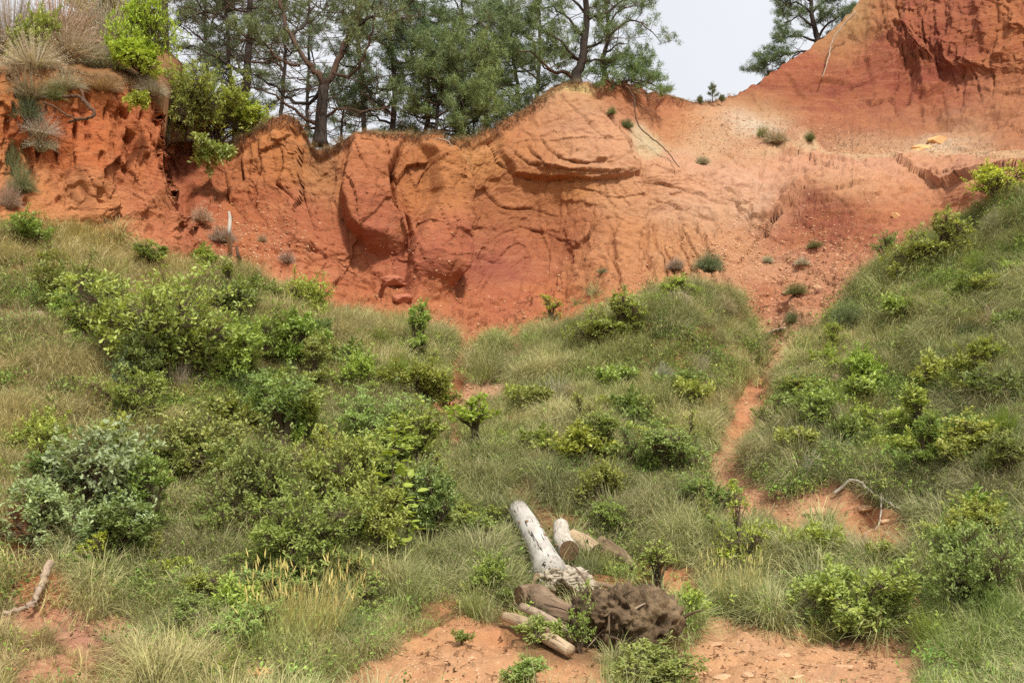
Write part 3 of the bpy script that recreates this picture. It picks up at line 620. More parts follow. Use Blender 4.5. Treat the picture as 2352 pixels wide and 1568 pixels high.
brick = np.clip(blob(2130, 140, 260, 110, pxw, pyw) + blob(1850, 210, 110, 45, pxw, pyw), 0, 1)[..., None]; soil = soil * (1 - brick * np.array([.22, .34, .30]))
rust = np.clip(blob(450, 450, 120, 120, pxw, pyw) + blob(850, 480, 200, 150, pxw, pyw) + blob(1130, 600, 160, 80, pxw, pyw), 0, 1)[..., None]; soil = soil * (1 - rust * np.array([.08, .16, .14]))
litter = np.array(lin(96, 78, 54))  # litter brown, darkened to paint contact shade into the soil under plants
vg = np.clip(1 - sstep(0.2, 0.8, bare), 0, 1)[..., None] * (1 - rockw[..., None])
soil = soil * (1 - vg) + vg * (0.75 * litter + 0.25 * soil)
lipc = (np.clip(lip * 1.0, 0, 1) * rockw * 0.75)[..., None]
soil = soil * (1 - lipc) + lipc * np.array(lin(124, 82, 58))
chips = np.clip(blob(1850, 620, 190, 90) + blob(1680, 590, 60, 60) + blob(560, 560, 110, 60) + 0.7 * blob(1700, 320, 160, 50) + 0.8 * blob(2050, 350, 200, 20) + blob(1120, 880, 80, 40) + 0.6 * blob(1000, 1540, 200, 40)
     + 0.8 * blob(1800, 1510, 250, 70) + blob(1770, 780, 50, 60) + blob(1750, 1120, 120, 60) + 0.35, 0, 1) * np.clip(1 - Wdome - 0.6 * Wbl, 0.05, 1)

def grid_faces(nr, nc, o=0):
    i = np.arange(nr - 1)[:, None] * nc; j = np.arange(nc - 1)[None]
    return np.stack([i + j, i + j + 1, i + nc + j + 1, i + nc + j], -1).reshape(-1, 4) + o
def sheet(name, P, C, K, mat):
    nr, nc = P.shape[:2]
    me = mesh_np(name, P.reshape(-1, 3), grid_faces(nr, nc)); vcol(me, 'soil', C.reshape(-1, 3)); vflt(me, 'chips', K.reshape(-1))
    o = link(name, me, mat); o['kind'] = 'structure'; return o
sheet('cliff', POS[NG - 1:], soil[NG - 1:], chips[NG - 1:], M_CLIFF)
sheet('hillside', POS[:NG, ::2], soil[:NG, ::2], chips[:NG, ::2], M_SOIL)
# plateau behind the rim
back = np.array([0, .25, .7, 1.4, 2.5, 4, 6, 9, 14, 25, 60, 200])
top = POS[-1, ::4]; cxs = cx[::4]
rise = np.where(cxs < 376, 0.45, np.where(cxs > 1700, -0.15, -0.02))
PL = np.stack([np.stack([top[:, 0] * (1 + b / 30), top[:, 1] + b, top[:, 2] + (0.06 if b > 0 else 0) * 1.0 + rise * min(b, 9) + 0.08 * np.sin(top[:, 0] * 1.3 + b)* (b > 0)], -1) for b in back])
sheet('plateau', PL, np.broadcast_to(np.array(lin(112, 84, 56)), PL.shape).copy(), np.zeros(PL.shape[:2]), M_SOIL)
# ground out to the horizon
g = 900.0
gv = np.array([[-g, -g, -0.35], [g, -g, -0.35], [g, g, -0.35], [-g, g, -0.35]])
me = mesh_np('ground', gv, np.array([[0, 1, 2, 3]])); vcol(me, 'soil', np.tile(np.array(lin(150, 104, 70)), (4, 1))); vflt(me, 'chips', np.ones(4) * .3)
link('ground', me, M_SOIL)['kind'] = 'structure'

def G(px, py):
    """point on the terrain surface at an image pixel"""
    j = int(np.clip(round((px + 420) / 3200 * (NC - 1)), 0, NC - 1)); col = PY[:, j]
    i = int(np.argmin(np.abs(col - py))); return POS[i, j].copy()
def plateau_pt(px, Y):
    j = int(np.clip(round((px + 420) / 3200 * (NC - 1)) // 4, 0, PL.shape[1] - 1))
    dY = Y - PL[0, :, 1]; 
    # find column whose image x matches at depth Y
    X0 = (px - 1176) / FPX * Y
    best = None
    for b in range(PL.shape[0] - 1):
        seg0, seg1 = PL[b, j], PL[b + 1, j]
        if seg0[1] <= Y <= seg1[1] or b == PL.shape[0] - 2:
            t = np.clip((Y - seg0[1]) / (seg1[1] - seg0[1]), 0, 1); z = seg0[2] + t * (seg1[2] - seg0[2]); return np.array([X0, Y, z])
    return np.array([X0, Y, PL[0, j, 2]])

# ------------------------------------------------------------------ foliage builders
def basis(d, up_bias=0.6, r=None):
    """orthonormal frames with x along d, z roughly up"""
    r = r or rng
    d = d / (np.linalg.norm(d, axis=1, keepdims=True) + 1e-9)
    z = np.array([0, 0, 1.0]) * up_bias + r.normal(size=d.shape) * 0.45
    y = np.cross(z, d); y /= np.linalg.norm(y, axis=1, keepdims=True) + 1e-9
    z = np.cross(d, y); return d, y, z
LEAF_OAK = (np.array([(0, 0, 0), (.3, .15, .03), (.42, .08, .03), (.62, .27, .04), (.72, .15, .03), (.9, .2, 0), (1, 0, -.05), (.5, 0, -.03),
                      (.3, -.15, .03), (.42, -.08, .03), (.62, -.27, .04), (.72, -.15, .03), (.9, -.2, 0)]),
            [[0, 7, 2, 1], [7, 4, 3, 2], [7, 6, 5, 4], [0, 8, 9, 7], [7, 9, 10, 11], [7, 11, 12, 6]])
LEAF_SIMPLE = (np.array([(0, 0, 0), (.5, .24, .04), (1, 0, -.06), (.5, -.24, .04)]), [[0, 3, 2, 1]])
LEAF_BROAD = (np.array([(0, 0, 0), (.2, .27, .04), (.5, .36, .06), (.8, .2, .02), (1.05, 0, -.1), (.5, 0, -.03), (.2, -.27, .04), (.5, -.36, .06), (.8, -.2, .02)]),
              [[0, 5, 2, 1], [5, 4, 3, 2], [0, 6, 7, 5], [5, 7, 8, 4]])
def leaves(pos, d, size, tmpl, r, up_bias=0.6):
    T, F = tmpl; n, m = len(pos), len(T)
    x, y, z = basis(d, up_bias, r); s = size[:, None, None] if hasattr(size, '__len__') else size
    V = pos[:, None] + s * (T[None, :, 0:1] * x[:, None] + T[None, :, 1:2] * y[:, None] + T[None, :, 2:3] * z[:, None])
    F = np.array(F); FF = (F[None] + (np.arange(n) * m)[:, None, None]).reshape(-1, F.shape[1])
    return V.reshape(-1, 3), FF, m
def rosettes(tips, dirs, k, size, tmpl, r, spread=1.0):
    n = len(tips)
    p = np.repeat(tips, k, 0); d = np.repeat(dirs, k, 0) * 0.45 + r.normal(size=(n * k, 3)) * spread * np.array([1, 1, .55])
    p = p + r.normal(size=p.shape) * size * 0.25
    s = size * r.uniform(.65, 1.2, n * k)
    V, F, m = leaves(p, d, s, tmpl, r, 1.1)
    ct = r.uniform(0, 1, n)                                   # clump tone + leaf tone
    t = np.clip(0.55 * np.repeat(ct, k) + 0.45 * r.uniform(0, 1, n * k), 0, 1)
    return V, F, np.repeat(t, m)
def shrub_variant(seed, R, H, nl, ntip, leaf, tmpl, k=6, stems=3, low=0.15, gap=0.0):
    """stems mesh + foliage mesh of a bush about 2R wide and H tall, base at the origin"""
    r = np.random.default_rng(seed); paths = []; tips = []; dirs = []
    for i in range(nl):
        a = r.uniform(0, 2 * np.pi); rad = R * r.uniform(.05, .68) ** 0.8; h = H * (low + (0.82 - low) * r.uniform(0, 1) ** .8) * (1 - 0.35 * rad / R)
        c = np.array([rad * math.cos(a), rad * math.sin(a), h])
        b0 = np.array([r.normal() * .05 * R, r.normal() * .05 * R, -0.05])
        mid = c * np.array([.35, .35, .62]) + r.normal(size=3) * .05 * R
        lp = spline([b0, mid, c], 7); paths.append((lp, np.linspace(.014 + .012 * H, .006, 7)))
        lr = R * r.uniform(.2, .46); n = max(4, int(.8 * ntip / nl))
        v = r.normal(size=(n, 3)); v /= np.linalg.norm(v, axis=1, keepdims=True); v *= r.uniform(.35, 1, n)[:, None] ** .5
        v[:, 2] *= 0.6
        tp = c + v * lr
        tp = tp[tp[:, 2] > 0.03]
        sp_ = r.normal(size=(3, 3)); sp_[:, 2] = np.abs(sp_[:, 2]) * .8; sp_ /= np.linalg.norm(sp_, axis=1, keepdims=True); sp_ *= lr * np.array([1, 1, 1.0])
        tp = np.vstack([tp] + [c + sp_ * f + r.normal(size=(3, 3)) * .06 * lr for f in (.9, 1.1, 1.3, 1.5)])
        for t in tp:
            j = r.integers(3, 7); s = lp[j]; m = (s + t) / 2 + r.normal(size=3) * .05 * lr - np.array([0, 0, .05 * lr])
            paths.append((np.array([s, m, t]), np.array([.006, .004, .002]))); dirs.append(t - m); tips.append(t)
    tips = np.array(tips); dirs = np.array(dirs); dirs /= np.linalg.norm(dirs, axis=1, keepdims=True) + 1e-9; dirs[:, 2] += 0.25
    V, F, t = rosettes(tips, dirs, k, leaf, tmpl, r)
    V[:, 2] = np.maximum(V[:, 2], 0.01)
    fm = mesh_np('foliage', V, F, False); vflt(fm, 'tint', t)
    sv, sf = tubes(paths, 4, False); sm = mesh_np('stems', sv, sf)
    return sm, fm
def blades(n, r, r0, L, lean, droop, width, nseg=3, seed_heads=False):
    """n arching grass blades from a disc of radius r0"""
    a = r.uniform(0, 2 * np.pi, n); rr = r0 * np.sqrt(r.uniform(0, 1, n))
    base = np.stack([rr * np.cos(a), rr * np.sin(a), np.full(n, -.03)], -1)
    a2 = a + r.normal(size=n) * .7; ln = np.abs(r.normal(size=n)) * lean * (.4 + rr / (r0 + 1e-6)); ln = np.clip(ln, 0, 1.35)
    Ls = L * r.uniform(.55, 1.15, n); dr = droop * r.uniform(.5, 1.4, n)
    h = np.stack([np.cos(a2), np.sin(a2), 0 * a2], -1); side = np.stack([-np.sin(a2), np.cos(a2), 0 * a2], -1)
    tw = r.uniform(-1, 1, n)[:, None]; side = side + h * tw; side /= np.linalg.norm(side, axis=1, keepdims=True)
    P = [base]; ang = ln.copy(); p = base
    for s in range(nseg):
        d = h * np.sin(ang)[:, None] + np.array([0, 0, 1.0]) * np.cos(ang)[:, None]
        p = p + d * (Ls / nseg)[:, None]; P.append(p); ang = ang + dr / nseg * (1 + .6 * s)
    wd = width * r.uniform(.7, 1.3, n); V = []
    for s, q_ in enumerate(P):
        if s == nseg: V.append(q_[:, None]); break
        w = wd * (1 - .75 * s / nseg); V += [(q_ - side * w[:, None] / 2)[:, None], (q_ + side * w[:, None] / 2)[:, None]]
    V = np.concatenate(V, 1); m = V.shape[1]; o = (np.arange(n) * m)[:, None]
    Q = np.concatenate([o + np.array([2 * s, 2 * s + 1, 2 * s + 3, 2 * s + 2]) for s in range(nseg - 1)]) if nseg > 1 else np.zeros((0, 4), int)
    T = o + np.array([2 * nseg - 2, 2 * nseg - 1, 2 * nseg])
    t = np.clip(r.uniform(0, 1, n)[:, None] * .7 + np.linspace(0, .3, m)[None], 0, 1)
    return V.reshape(-1, 3), [Q, T], t.ravel(), P[-1]
def tuft_mesh(name, seed, n, r0, L, lean, droop, width, heads=0, nseg=3, headlen=.09):
    r = np.random.default_rng(seed); V, F, t, tip = blades(n, r, r0, L, lean, droop, width, nseg)
    if heads:
        idx = r.choice(n, heads, replace=False); hp = tip[idx]
        hd = r.normal(size=(heads, 3)) * .15 + np.array([0, 0, 1.0])
        HV, HF, m = leaves(hp, hd, np.full(heads, headlen), (np.array([(0, 0, 0), (.4, .05, 0), (1, 0, 0), (.4, -.05, 0)]), [[0, 3, 2, 1]]), r)
        F = [np.vstack([F[0], HF + len(V)]), F[1]]; V = np.vstack([V, HV]); t = np.concatenate([t, np.full(len(HV), 1.0)])
    me = mesh_np(name, V, F, False); vflt(me, 'tint', t); return me
def twigbush_mesh(name, seed, n, R, H, width=.006, fuzz=6):
    """dense fine-stemmed bush: broom, heather, rock rose"""
    r = np.random.default_rng(seed)
    v = r.normal(size=(n, 3)); v[:, 2] = np.abs(v[:, 2]) * .9; v /= np.linalg.norm(v, axis=1, keepdims=True)
    end = v * np.array([R, R, H]) * (r.uniform(.45, 1.0, n) ** .5)[:, None] * (1 + .18 * vnoise(v * 2.2, seed))[:, None]
    base = end * np.array([.12, .12, 0]); mid = (base + end) * .5 + np.array([0, 0, .12 * H]) * (1 - v[:, 2:3])
    side = np.cross(v, r.normal(size=v.shape)); side /= np.linalg.norm(side, axis=1, keepdims=True); w = width
    V = np.stack([base - side * w / 2, base + side * w / 2, mid + side * w / 2, mid - side * w / 2, end], 1)
    o = (np.arange(n) * 5)[:, None]; Q = o + np.array([0, 1, 2, 3]); T = o + np.array([3, 2, 4])
    V = V.reshape(-1, 3); tt = np.repeat(r.uniform(0, .8, n), 5)
    if fuzz:
        k = fuzz; f = r.uniform(.35, 1.0, (n * k, 1)); b_, e_, m_ = [np.repeat(z, k, 0) for z in (base, end, mid)]
        p = np.where(f < .5, b_ + (m_ - b_) * f * 2, m_ + (e_ - m_) * (f * 2 - 1)); d = np.repeat(v, k, 0) + r.normal(size=p.shape) * .7
        d /= np.linalg.norm(d, axis=1, keepdims=True)
        LV, LF, m = leaves(p, d, r.uniform(.5, 1.1, n * k) * .05, (np.array([(0, 0, 0), (.5, .09, 0), (1, 0, 0), (.5, -.09, 0)]), [[0, 3, 2, 1]]), r)
        Q = np.vstack([Q, LF + len(V)]); V = np.vstack([V, LV]); tt = np.concatenate([tt, np.repeat(np.clip(f[:, 0] * r.uniform(.5, 1.3, n * k), 0, 1), m)])
    me = mesh_np(name, V, [Q, T], False); vflt(me, 'tint', tt); return me

# ------------------------------------------------------------------ pines on the rim
def needles(tips, dirs, k, L, w, r):
    n = len(tips); p = np.repeat(tips, k, 0); d = np.repeat(dirs, k, 0) * .5 + r.normal(size=(n * k, 3)) * .75
    d[:, 2] += .15; d /= np.linalg.norm(d, axis=1, keepdims=True)
    p = p + r.normal(size=p.shape) * L * .28
    side = np.cross(d, r.normal(size=d.shape)); side /= np.linalg.norm(side, axis=1, keepdims=True); ll = (L * r.uniform(.6, 1.15, n * k))[:, None]
    V = np.stack([p - side * w / 2, p + side * w / 2, p + d * ll], 1).reshape(-1, 3)
    F = np.arange(n * k * 3).reshape(-1, 3)
    t = np.clip(.6 * np.repeat(r.uniform(0, 1, n), k) + .4 * r.uniform(0, 1, n * k), 0, 1)
    return V, F, np.repeat(t, 3)
def pine(name, label, base, limbs, seed, group, dens=1.0, tone=(1, 1, 1, 1), foliage_from=.35, subl=.8, bare_twigs=0, k=16, needle=.15, trunk_r=.16, mat=None):
    """limbs: list of (points relative to base, r0, r1, leafy); the first is the trunk"""
    r = np.random.default_rng(seed); paths = []; fine = []; tips = []; dirs = []
    for li, (pts, ra, rb, leafy) in enumerate(limbs):
        pts = np.array(pts, float); Lp = np.linalg.norm(np.diff(pts, axis=0), axis=1).sum(); n = max(6, int(Lp / .18))
        c = spline(pts, n); w = np.cumsum(r.normal(size=(n, 3)) * .05, 0); w -= w[0]; w -= w[-1] * np.linspace(0, 1, n)[:, None] * .7; c = c + w * (0.35 if li == 0 else 1)
        rad = ra + (rb - ra) * np.linspace(0, 1, n) ** .8
        if li == 0: rad = rad * (1 + .5 * np.exp(-np.arange(n) * .9))
        paths.append((c, rad))
        if not leafy: continue
        m = int(Lp * 3.7 * dens) + 2
        for s in np.linspace(foliage_from if li else max(foliage_from, .45), 1, m):
            i = min(n - 1, int(s * (n - 1))); o = c[i]; tan = c[min(n - 1, i + 1)] - c[max(0, i - 1)]; tan /= np.linalg.norm(tan) + 1e-9
            d = r.normal(size=3); d -= tan * d.dot(tan); d /= np.linalg.norm(d); d = d + tan * .8; d[2] = d[2] * .45 + .22; d /= np.linalg.norm(d)
            sl = subl * r.uniform(.45, 1.15) * (1.15 - .4 * s)
            sp = spline([o, o + d * sl * .5 + r.normal(size=3) * .09, o + d * sl + np.array([0, 0, .12]) + r.normal(size=3) * .1], 5)
            fine.append((sp, np.linspace(min(.022, rad[i] * .6), .006, 5)))
            # a flat pad of twigs round the outer half of the branchlet
            q = max(5, int(sl * 21 * dens ** .5)); u = r.uniform(.3, 1.05, q); f = np.minimum(u * 4, 3.99); i0 = f.astype(int); fr = (f - i0)[:, None]
            o2 = sp[i0] * (1 - fr) + sp[i0 + 1] * fr
            d2 = d * .5 + r.normal(size=(q, 3)) * .65; d2[:, 2] = d2[:, 2] * .5 + .25; d2 /= np.linalg.norm(d2, axis=1, keepdims=True); tl = r.uniform(.12, .38, (q, 1)); e = o2 + d2 * tl
            for a_, e_ in zip(o2[::2], e[::2]): fine.append((np.array([a_, e_]), np.array([.006, .003])))
            d3 = d2 + r.normal(size=(q, 3)) * .45; d3 /= np.linalg.norm(d3, axis=1, keepdims=True)
            tips += [e, o2 + d2 * tl * .55, o2 + d2 * tl * .6 + d3 * tl * .55]; dirs += [d2, d2, d3]
    if tips: tips = list(np.concatenate(tips)); dirs = list(np.concatenate(dirs))
    for b in range(int(bare_twigs * 1.8)):
        c, rad = paths[r.integers(0, len(paths))]; i = r.integers(1, len(c)); o = c[i]
        d = r.normal(size=3); d[2] = d[2] * .4 - .05; d /= np.linalg.norm(d); sl = r.uniform(.5, 1.7)
        sp = spline([o, o + d * sl * .5 + r.normal(size=3) * .1, o + d * sl + r.normal(size=3) * .12], 6); fine.append((sp, np.linspace(.018, .005, 6)))
        for _ in range(5):
            j = r.integers(2, 6); d2 = d + r.normal(size=3) * .7; d2 /= np.linalg.norm(d2); fine.append((np.array([sp[j], sp[j] + d2 * r.uniform(.15, .45)]), np.array([.007, .003])))
    t = thing(name, label, 'pine tree', base, group)
    v, f = tubes(paths[:1], 9); link('trunk', mesh_np('trunk', v, f), mat or M_BARK, t)
    for pth in paths[1:]: v, f = tubes([pth], 7); link('limb', mesh_np('limb', v, f), M_BARK if r.uniform() < .6 else M_REDBARK, t)
    v, f = tubes(fine, 3, False); link('twigs', mesh_np('twigs', v, f), M_REDBARK, t)['kind'] = 'stuff'
    if tips:
        v, f, tt = needles(np.array(tips), np.array(dirs), k, needle, .016, r); me = mesh_np('crown', v, f, False); vflt(me, 'tint', tt)
        o = link('crown', me, M_PINE, t); o.color = tone; o['kind'] = 'stuff'
    return t
def auto_limbs(seed, H, bole, spread, n, lean=(0, 0), r0=.14, up=.35, low_len=1.15, high_len=.6):
    spread *= 1.15; r = np.random.default_rng(seed)
    tr_ = [(0, 0, -.2), (lean[0] * .3 + r.normal() * .06, lean[1] * .3, H * .35), (lean[0] * .7 + r.normal() * .1, lean[1] * .7, H * .7), (lean[0], lean[1], H)]
    L = [(tr_, r0, .03, True)]; c = spline(tr_, 30)
    for i in range(n):
        s = bole + (1 - bole) * (i + r.uniform(0, 1)) / n; o = c[min(29, int(s * 29))]; a = i * 2.4 + r.normal() * .5
        ln = spread * (low_len + (high_len - low_len) * (s - bole) / (1 - bole)) * r.uniform(.75, 1.15)
        d = np.array([math.cos(a), math.sin(a) * .9, up * r.uniform(-.4, 2.2)]); e = o + d * ln
        L.append(([o, o + d * ln * .45 + np.array([0, 0, r.uniform(-.22, .1) * ln]) + r.normal(size=3) * .12 * ln, e + np.array([0, 0, .12 * ln]) + r.normal(size=3) * .12], .05 * (1.2 - .6 * s), .012, True))
        if r.uniform() < .6: a2 = a + r.choice([-1, 1]) * r.uniform(.5, 1.0); m_ = o + d * ln * .45; L.append(([m_, m_ + np.array([math.cos(a2), math.sin(a2), up * r.uniform(0, 2)]) * ln * .35, m_ + np.array([math.cos(a2), math.sin(a2), up * r.uniform(.5, 3)]) * ln * .6], .028, .01, True))
    return L
def hero(base_px, base_py, Y, limbs, on_rim=True):
    """trace trunk and limbs by image pixel at depth Y; returns base point and relative limbs"""
    b = unproject(base_px, base_py, Y); out = []
    for pts, ra, rb, leafy in limbs:
        out.append(([unproject(x, y, Y + dy) - b for x, y, dy in pts], ra, rb, leafy))
    return b, out
GP = 'pines standing along the rim of the quarry'
b, L = hero(735, 335, 29.6, [([(735,335,0),(733,290,0),(742,235,0),(745,200,0)], .19, .15, False),
   ([(745,200,0),(722,178,-.2),(690,150,-.4),(660,90,-.3),(640,20,0),(620,-60,.2)], .10, .045, True), ([(745,205,0),(765,175,.1),(790,120,.3),(815,60,.3),(830,-20,.2),(835,-90,0)], .12, .05, True),
   ([(740,210,0),(700,230,.3),(650,215,.6),(600,180,.8),(560,175,1)], .07, .02, True), ([(770,170,0),(820,165,-.4),(850,130,-.6),(860,80,-.8),(850,20,-.9)], .055, .025, True),
   ([(735,290,0),(690,262,-.3),(640,225,-.5),(590,200,-.5)], .07, .02, False), ([(745,270,0),(790,250,-.2),(840,258,-.3),(890,240,-.4)], .06, .015, False), ([(740,300,0),(700,285,.4),(660,265,.8)], .05, .015, False),
   ([(690,150,-.4),(640,140,-.6),(600,110,-.8),(560,90,-1)], .05, .015, True), ([(815,60,.3),(870,40,.3),(920,50,.2)], .05, .015, True), ([(790,120,.3),(800,60,.9),(770,10,1.4)], .06, .02, True), ([(660,90,-.3),(700,40,.2),(730,0,.6)], .05, .02, True)])
pine('pine_tree', 'large old pine with forked dark trunk and crooked limbs at the notch in the rim', b, L, 101, GP, .48, (1.05, 1.05, .9, 1), .5, .7, 90)
b, L = hero(548, 345, 32, [([(548,345,0),(550,250,0),(560,170,0),(572,90,0),(575,20,0),(578,-80,0)], .17, .08, False),
   ([(553,215,0),(520,195,-.3),(480,190,-.5),(440,180,-.6)], .05, .015, False), ([(560,170,0),(500,130,-.3),(450,110,-.3),(410,110,-.3)], .06, .02, True), ([(572,100,0),(610,70,.3),(660,60,.5)], .05, .015, True),
   ([(572,90,0),(530,50,.1),(480,30,.2),(430,40,.3)], .06, .015, True), ([(565,140,0),(610,150,-.4),(640,120,-.6)], .05, .015, False), ([(575,30,0),(530,10,0),(500,-30,0)], .05, .015, True), ([(575,20,0),(620,10,.3),(650,-20,.4)], .05, .015, True), ([(560,175,0),(530,120,.8),(520,70,1.2)], .05, .015, True)])
pine('pine_tree', 'tall slim straight-trunked pine rising behind the green oak on the left rim', b, L, 102, GP, .42, (1, 1, .9, 1), .5, .6, 70)
def gp(px, Y, H, bole, spread, n, seed, label, tone=(1, 1, 1, 1), dens=.75, lean=(0, 0), r0=.13, bt=34, ff=.5, subl=.62, up=.35, sink=.1, k=16):
    p = plateau_pt(px, Y); p[2] -= sink
    return pine('pine_tree', label, p, auto_limbs(seed, H, bole, spread, n, lean, r0, up), seed, GP, dens * .82, tone, ff, subl, bt, k)
gp(528, 34, 7.5, .3, 1.5, 12, 103, 'thin grey pine trunk close behind the slim straight pine', (.95, 1, .95, 1), .5, (-.2, 0), .11, 40)
gp(455, 37, 8.5, .30, 1.7, 13, 104, 'hazy pine behind the yellow-green shrub, left of the slim straight pine', (1, .95, .85, 1), .55, (0, 0), .13, 40)
gp(640, 38, 9, .42, 1.6, 10, 105, 'pine seen through the left limbs of the large forked pine', (.95, 1, .9, 1), .35, (0, 0), .12, 30)
gp(838, 35, 8.5, .25, 1.5, 13, 106, 'leaning pine with brown bark just right of the large forked pine', (.95, 1, .95, 1), .55, (-.5, 0), .12, 40)
gp(893, 31.5, 6.5, .16, 1.3, 15, 107, 'medium pine with tan lower trunk between the forked pine and the bushy young pines', (.85, 1, .9, 1), .65, (.1, 0), .12, 25)
gp(965, 32, 5.4, .10, 1.2, 18, 108, 'slender pine with dark dense crown above the middle of the orange wall', (1, 1.08, .95, 1), .46, (.1, 0), .10, 15)
gp(998, 30.4, 2.9, .05, .95, 16, 109, 'short bushy young pine at the rim, left neighbour of the brighter one', (1.05, 1.12, .95, 1), .5, (0, 0), .07, 5)
gp(1060, 30.6, 3.3, .02, 1.15, 20, 110, 'bright green bushy young pine with branches down to the rim', (1.2, 1.28, .92, 1), .54, (0, 0), .08, 3)
gp(1120, 32, 4.2, .04, 1.3, 18, 111, 'dark bushy pine on the rise, left of the pine with thick dark trunk', (1, 1.08, .95, 1), .46, (0, 0), .1, 5)
gp(1055, 35, 7.5, .38, 1.8, 10, 112, 'tall round-crowned pine behind the bright bushy young pine', (1, 1.1, .9, 1), .5, (0, 0), .14, 25, .2)
gp(1190, 33.5, 4.4, .05, 1.35, 16, 113, 'pine leaning out left of the thick dark trunk on the dome', (1, 1.1, .9, 1), .55, (-.3, 0), .1, 12)
b, L = hero(1325, 200, 31.8, [([(1325,200,0),(1322,172,0),(1335,140,0),(1340,90,0),(1345,20,0),(1340,-60,0)], .2, .08, True), ([(1320,178,0),(1300,160,-.2),(1270,160,-.4),(1225,120,-.5),(1190,110,-.6)], .08, .02, True),
   ([(1335,140,0),(1310,125,-.3),(1290,90,-.4),(1240,60,-.5)], .07, .02, True), ([(1338,110,0),(1370,95,-.3),(1410,70,-.4)], .06, .02, True), ([(1340,80,0),(1290,40,0),(1240,20,.2)], .06, .02, True), ([(1340,60,0),(1380,30,.3),(1410,10,.4)], .05, .02, True),
   ([(1343,30,0),(1300,-10,0),(1260,-30,0)], .05, .02, True), ([(1335,140,0),(1300,110,.8),(1260,90,1.2)], .05, .02, True), ([(1330,150,0),(1370,140,.5),(1400,150,.8)], .05, .02, True)])
pine('pine_tree', 'spreading pine with thick dark trunk standing on top of the salmon dome', b, L, 114, GP, .6, (1, 1.1, .85, 1), .42, .7, 12)
b, L = hero(1390, 185, 33, [([(1390,185,0),(1385,140,0),(1398,80,0),(1392,10,0),(1392,-50,0)], .10, .04, True), ([(1392,120,0),(1420,95,0),(1440,100,0)], .04, .012, True), ([(1396,90,0),(1450,45,0),(1490,60,0),(1520,95,0)], .045, .01, True),
   ([(1394,60,0),(1430,20,0),(1470,15,0)], .04, .012, True), ([(1392,140,0),(1430,120,.2),(1460,125,.3)], .04, .01, True), ([(1394,30,0),(1440,0,0),(1470,20,.4)], .04, .01, True), ([(1388,160,0),(1430,150,-.2),(1455,160,-.2)], .03, .01, True)])
pine('pine_tree', 'slim airy pine at the right end of the tree line, reaching over white sky', b, L, 115, GP, .55, (1, 1.1, .9, 1), .3, .55, 8)
b, L = hero(1400, 205, 32.4, [([(1395,215,0),(1420,190,0),(1460,185,0),(1500,195,0),(1525,212,0)], .05, .012, True), ([(1430,190,0),(1470,165,.1),(1500,160,.1)], .03, .01, True), ([(1410,195,0),(1390,182,-.5),(1360,185,-.8)], .03, .01, True), ([(1450,188,0),(1480,205,-.3),(1510,212,-.3)], .03, .01, True), ([(1440,190,.3),(1450,170,.4),(1470,150,.5)], .03, .01, True)])
pine('pine_tree', 'low prostrate pine hugging the rim to the right of the dome top', b, L, 116, GP, .8, (.95, 1.15, .8, 1), .1, .5, 2)
b, L = hero(1873, 125, 44, [([(1873,125,0),(1875,90,0),(1870,50,0),(1860,0,0),(1860,-50,0)], .16, .07, True), ([(1874,95,0),(1900,60,0),(1930,40,0),(1950,25,0)], .07, .02, True), ([(1874,95,0),(1840,80,0),(1810,85,0),(1790,90,0)], .06, .02, True),
   ([(1870,60,0),(1830,40,0),(1800,50,0)], .06, .02, True), ([(1866,30,0),(1900,0,0),(1930,-10,0)], .06, .02, True), ([(1866,30,0),(1830,10,0),(1800,20,0)], .06, .02, True), ([(1860,0,0),(1820,-20,0),(1800,-10,0)], .06, .02, True), ([(1875,100,0),(1920,80,.4),(1940,70,.4)], .05, .02, True),
   ([(1870,118,0),(1830,120,-.3),(1780,140,-.5),(1735,155,-.5)], .05, .015, True), ([(1840,118,-.3),(1800,150,-.3),(1760,170,-.2)], .04, .015, True)])
pine('pine_tree', 'lone pine behind the bare red ridge on the right', b, L, 117, GP, .85, (.85, .95, .85, 1), .35, .9, 8)
gp(1235, 37, 6.2, .3, 1.6, 9, 118, 'pine standing farther back, left of the dome-top pine', (1, 1.1, .9, 1), .45, (0, 0), .12, 20)
gp(370, 32, 9.5, .3, 1.7, 12, 119, 'pine with bare grey lower twigs behind the left bluff', (.95, 1, .85, 1), .55, (.3, 0), .13, 40)
gp(700, 42, 10, .5, 2.0, 9, 120, 'distant pine directly behind the fork of the large old pine', (.95, 1, .9, 1), .35, (0, 0), .12, 20)
gp(790, 40, 5.0, .3, 1.5, 9, 121, 'distant low pine filling the gap right of the forked trunk', (.9, 1, .85, 1), .3, (0, 0), .1, 20)
# seedlings in the saddle
def seedling(px, py, Y, H, seed, label):
    b = unproject(px, py, Y); L = [([(0, 0, -.05), (0, 0, H)], .02, .006, False)]; r = np.random.default_rng(seed)
    for i in range(7):
        z = H * (.2 + .7 * i / 7); a = i * 2.4; l = .32 * H * (1 - i / 9); L.append(([(0, 0, z), (math.cos(a) * l, math.sin(a) * l * .6, z + l * .75)], .008, .004, False))
    t = thing('pine_seedling', label, 'pine seedling', b, 'pine seedlings in the saddle')
    v, f = tubes([(np.array(p, float), np.linspace(ra, rb, len(p))) for p, ra, rb, _ in L], 5); link('stem', mesh_np('stem', v, f), M_TWIG, t)
    tips = []; dirs = []
    for p, *_ in L:
        p = np.array(p, float)
        for s in np.linspace(.35, 1, 8): tips.append(p[0] + (p[1] - p[0]) * s); dirs.append((p[1] - p[0]) / np.linalg.norm(p[1] - p[0]))
    v, f, tt = needles(np.array(tips), np.array(dirs), 14, .09, .02, r); me = mesh_np('needles', v, f, False); vflt(me, 'tint', tt); o = link('needles', me, M_PINE, t); o['kind'] = 'stuff'
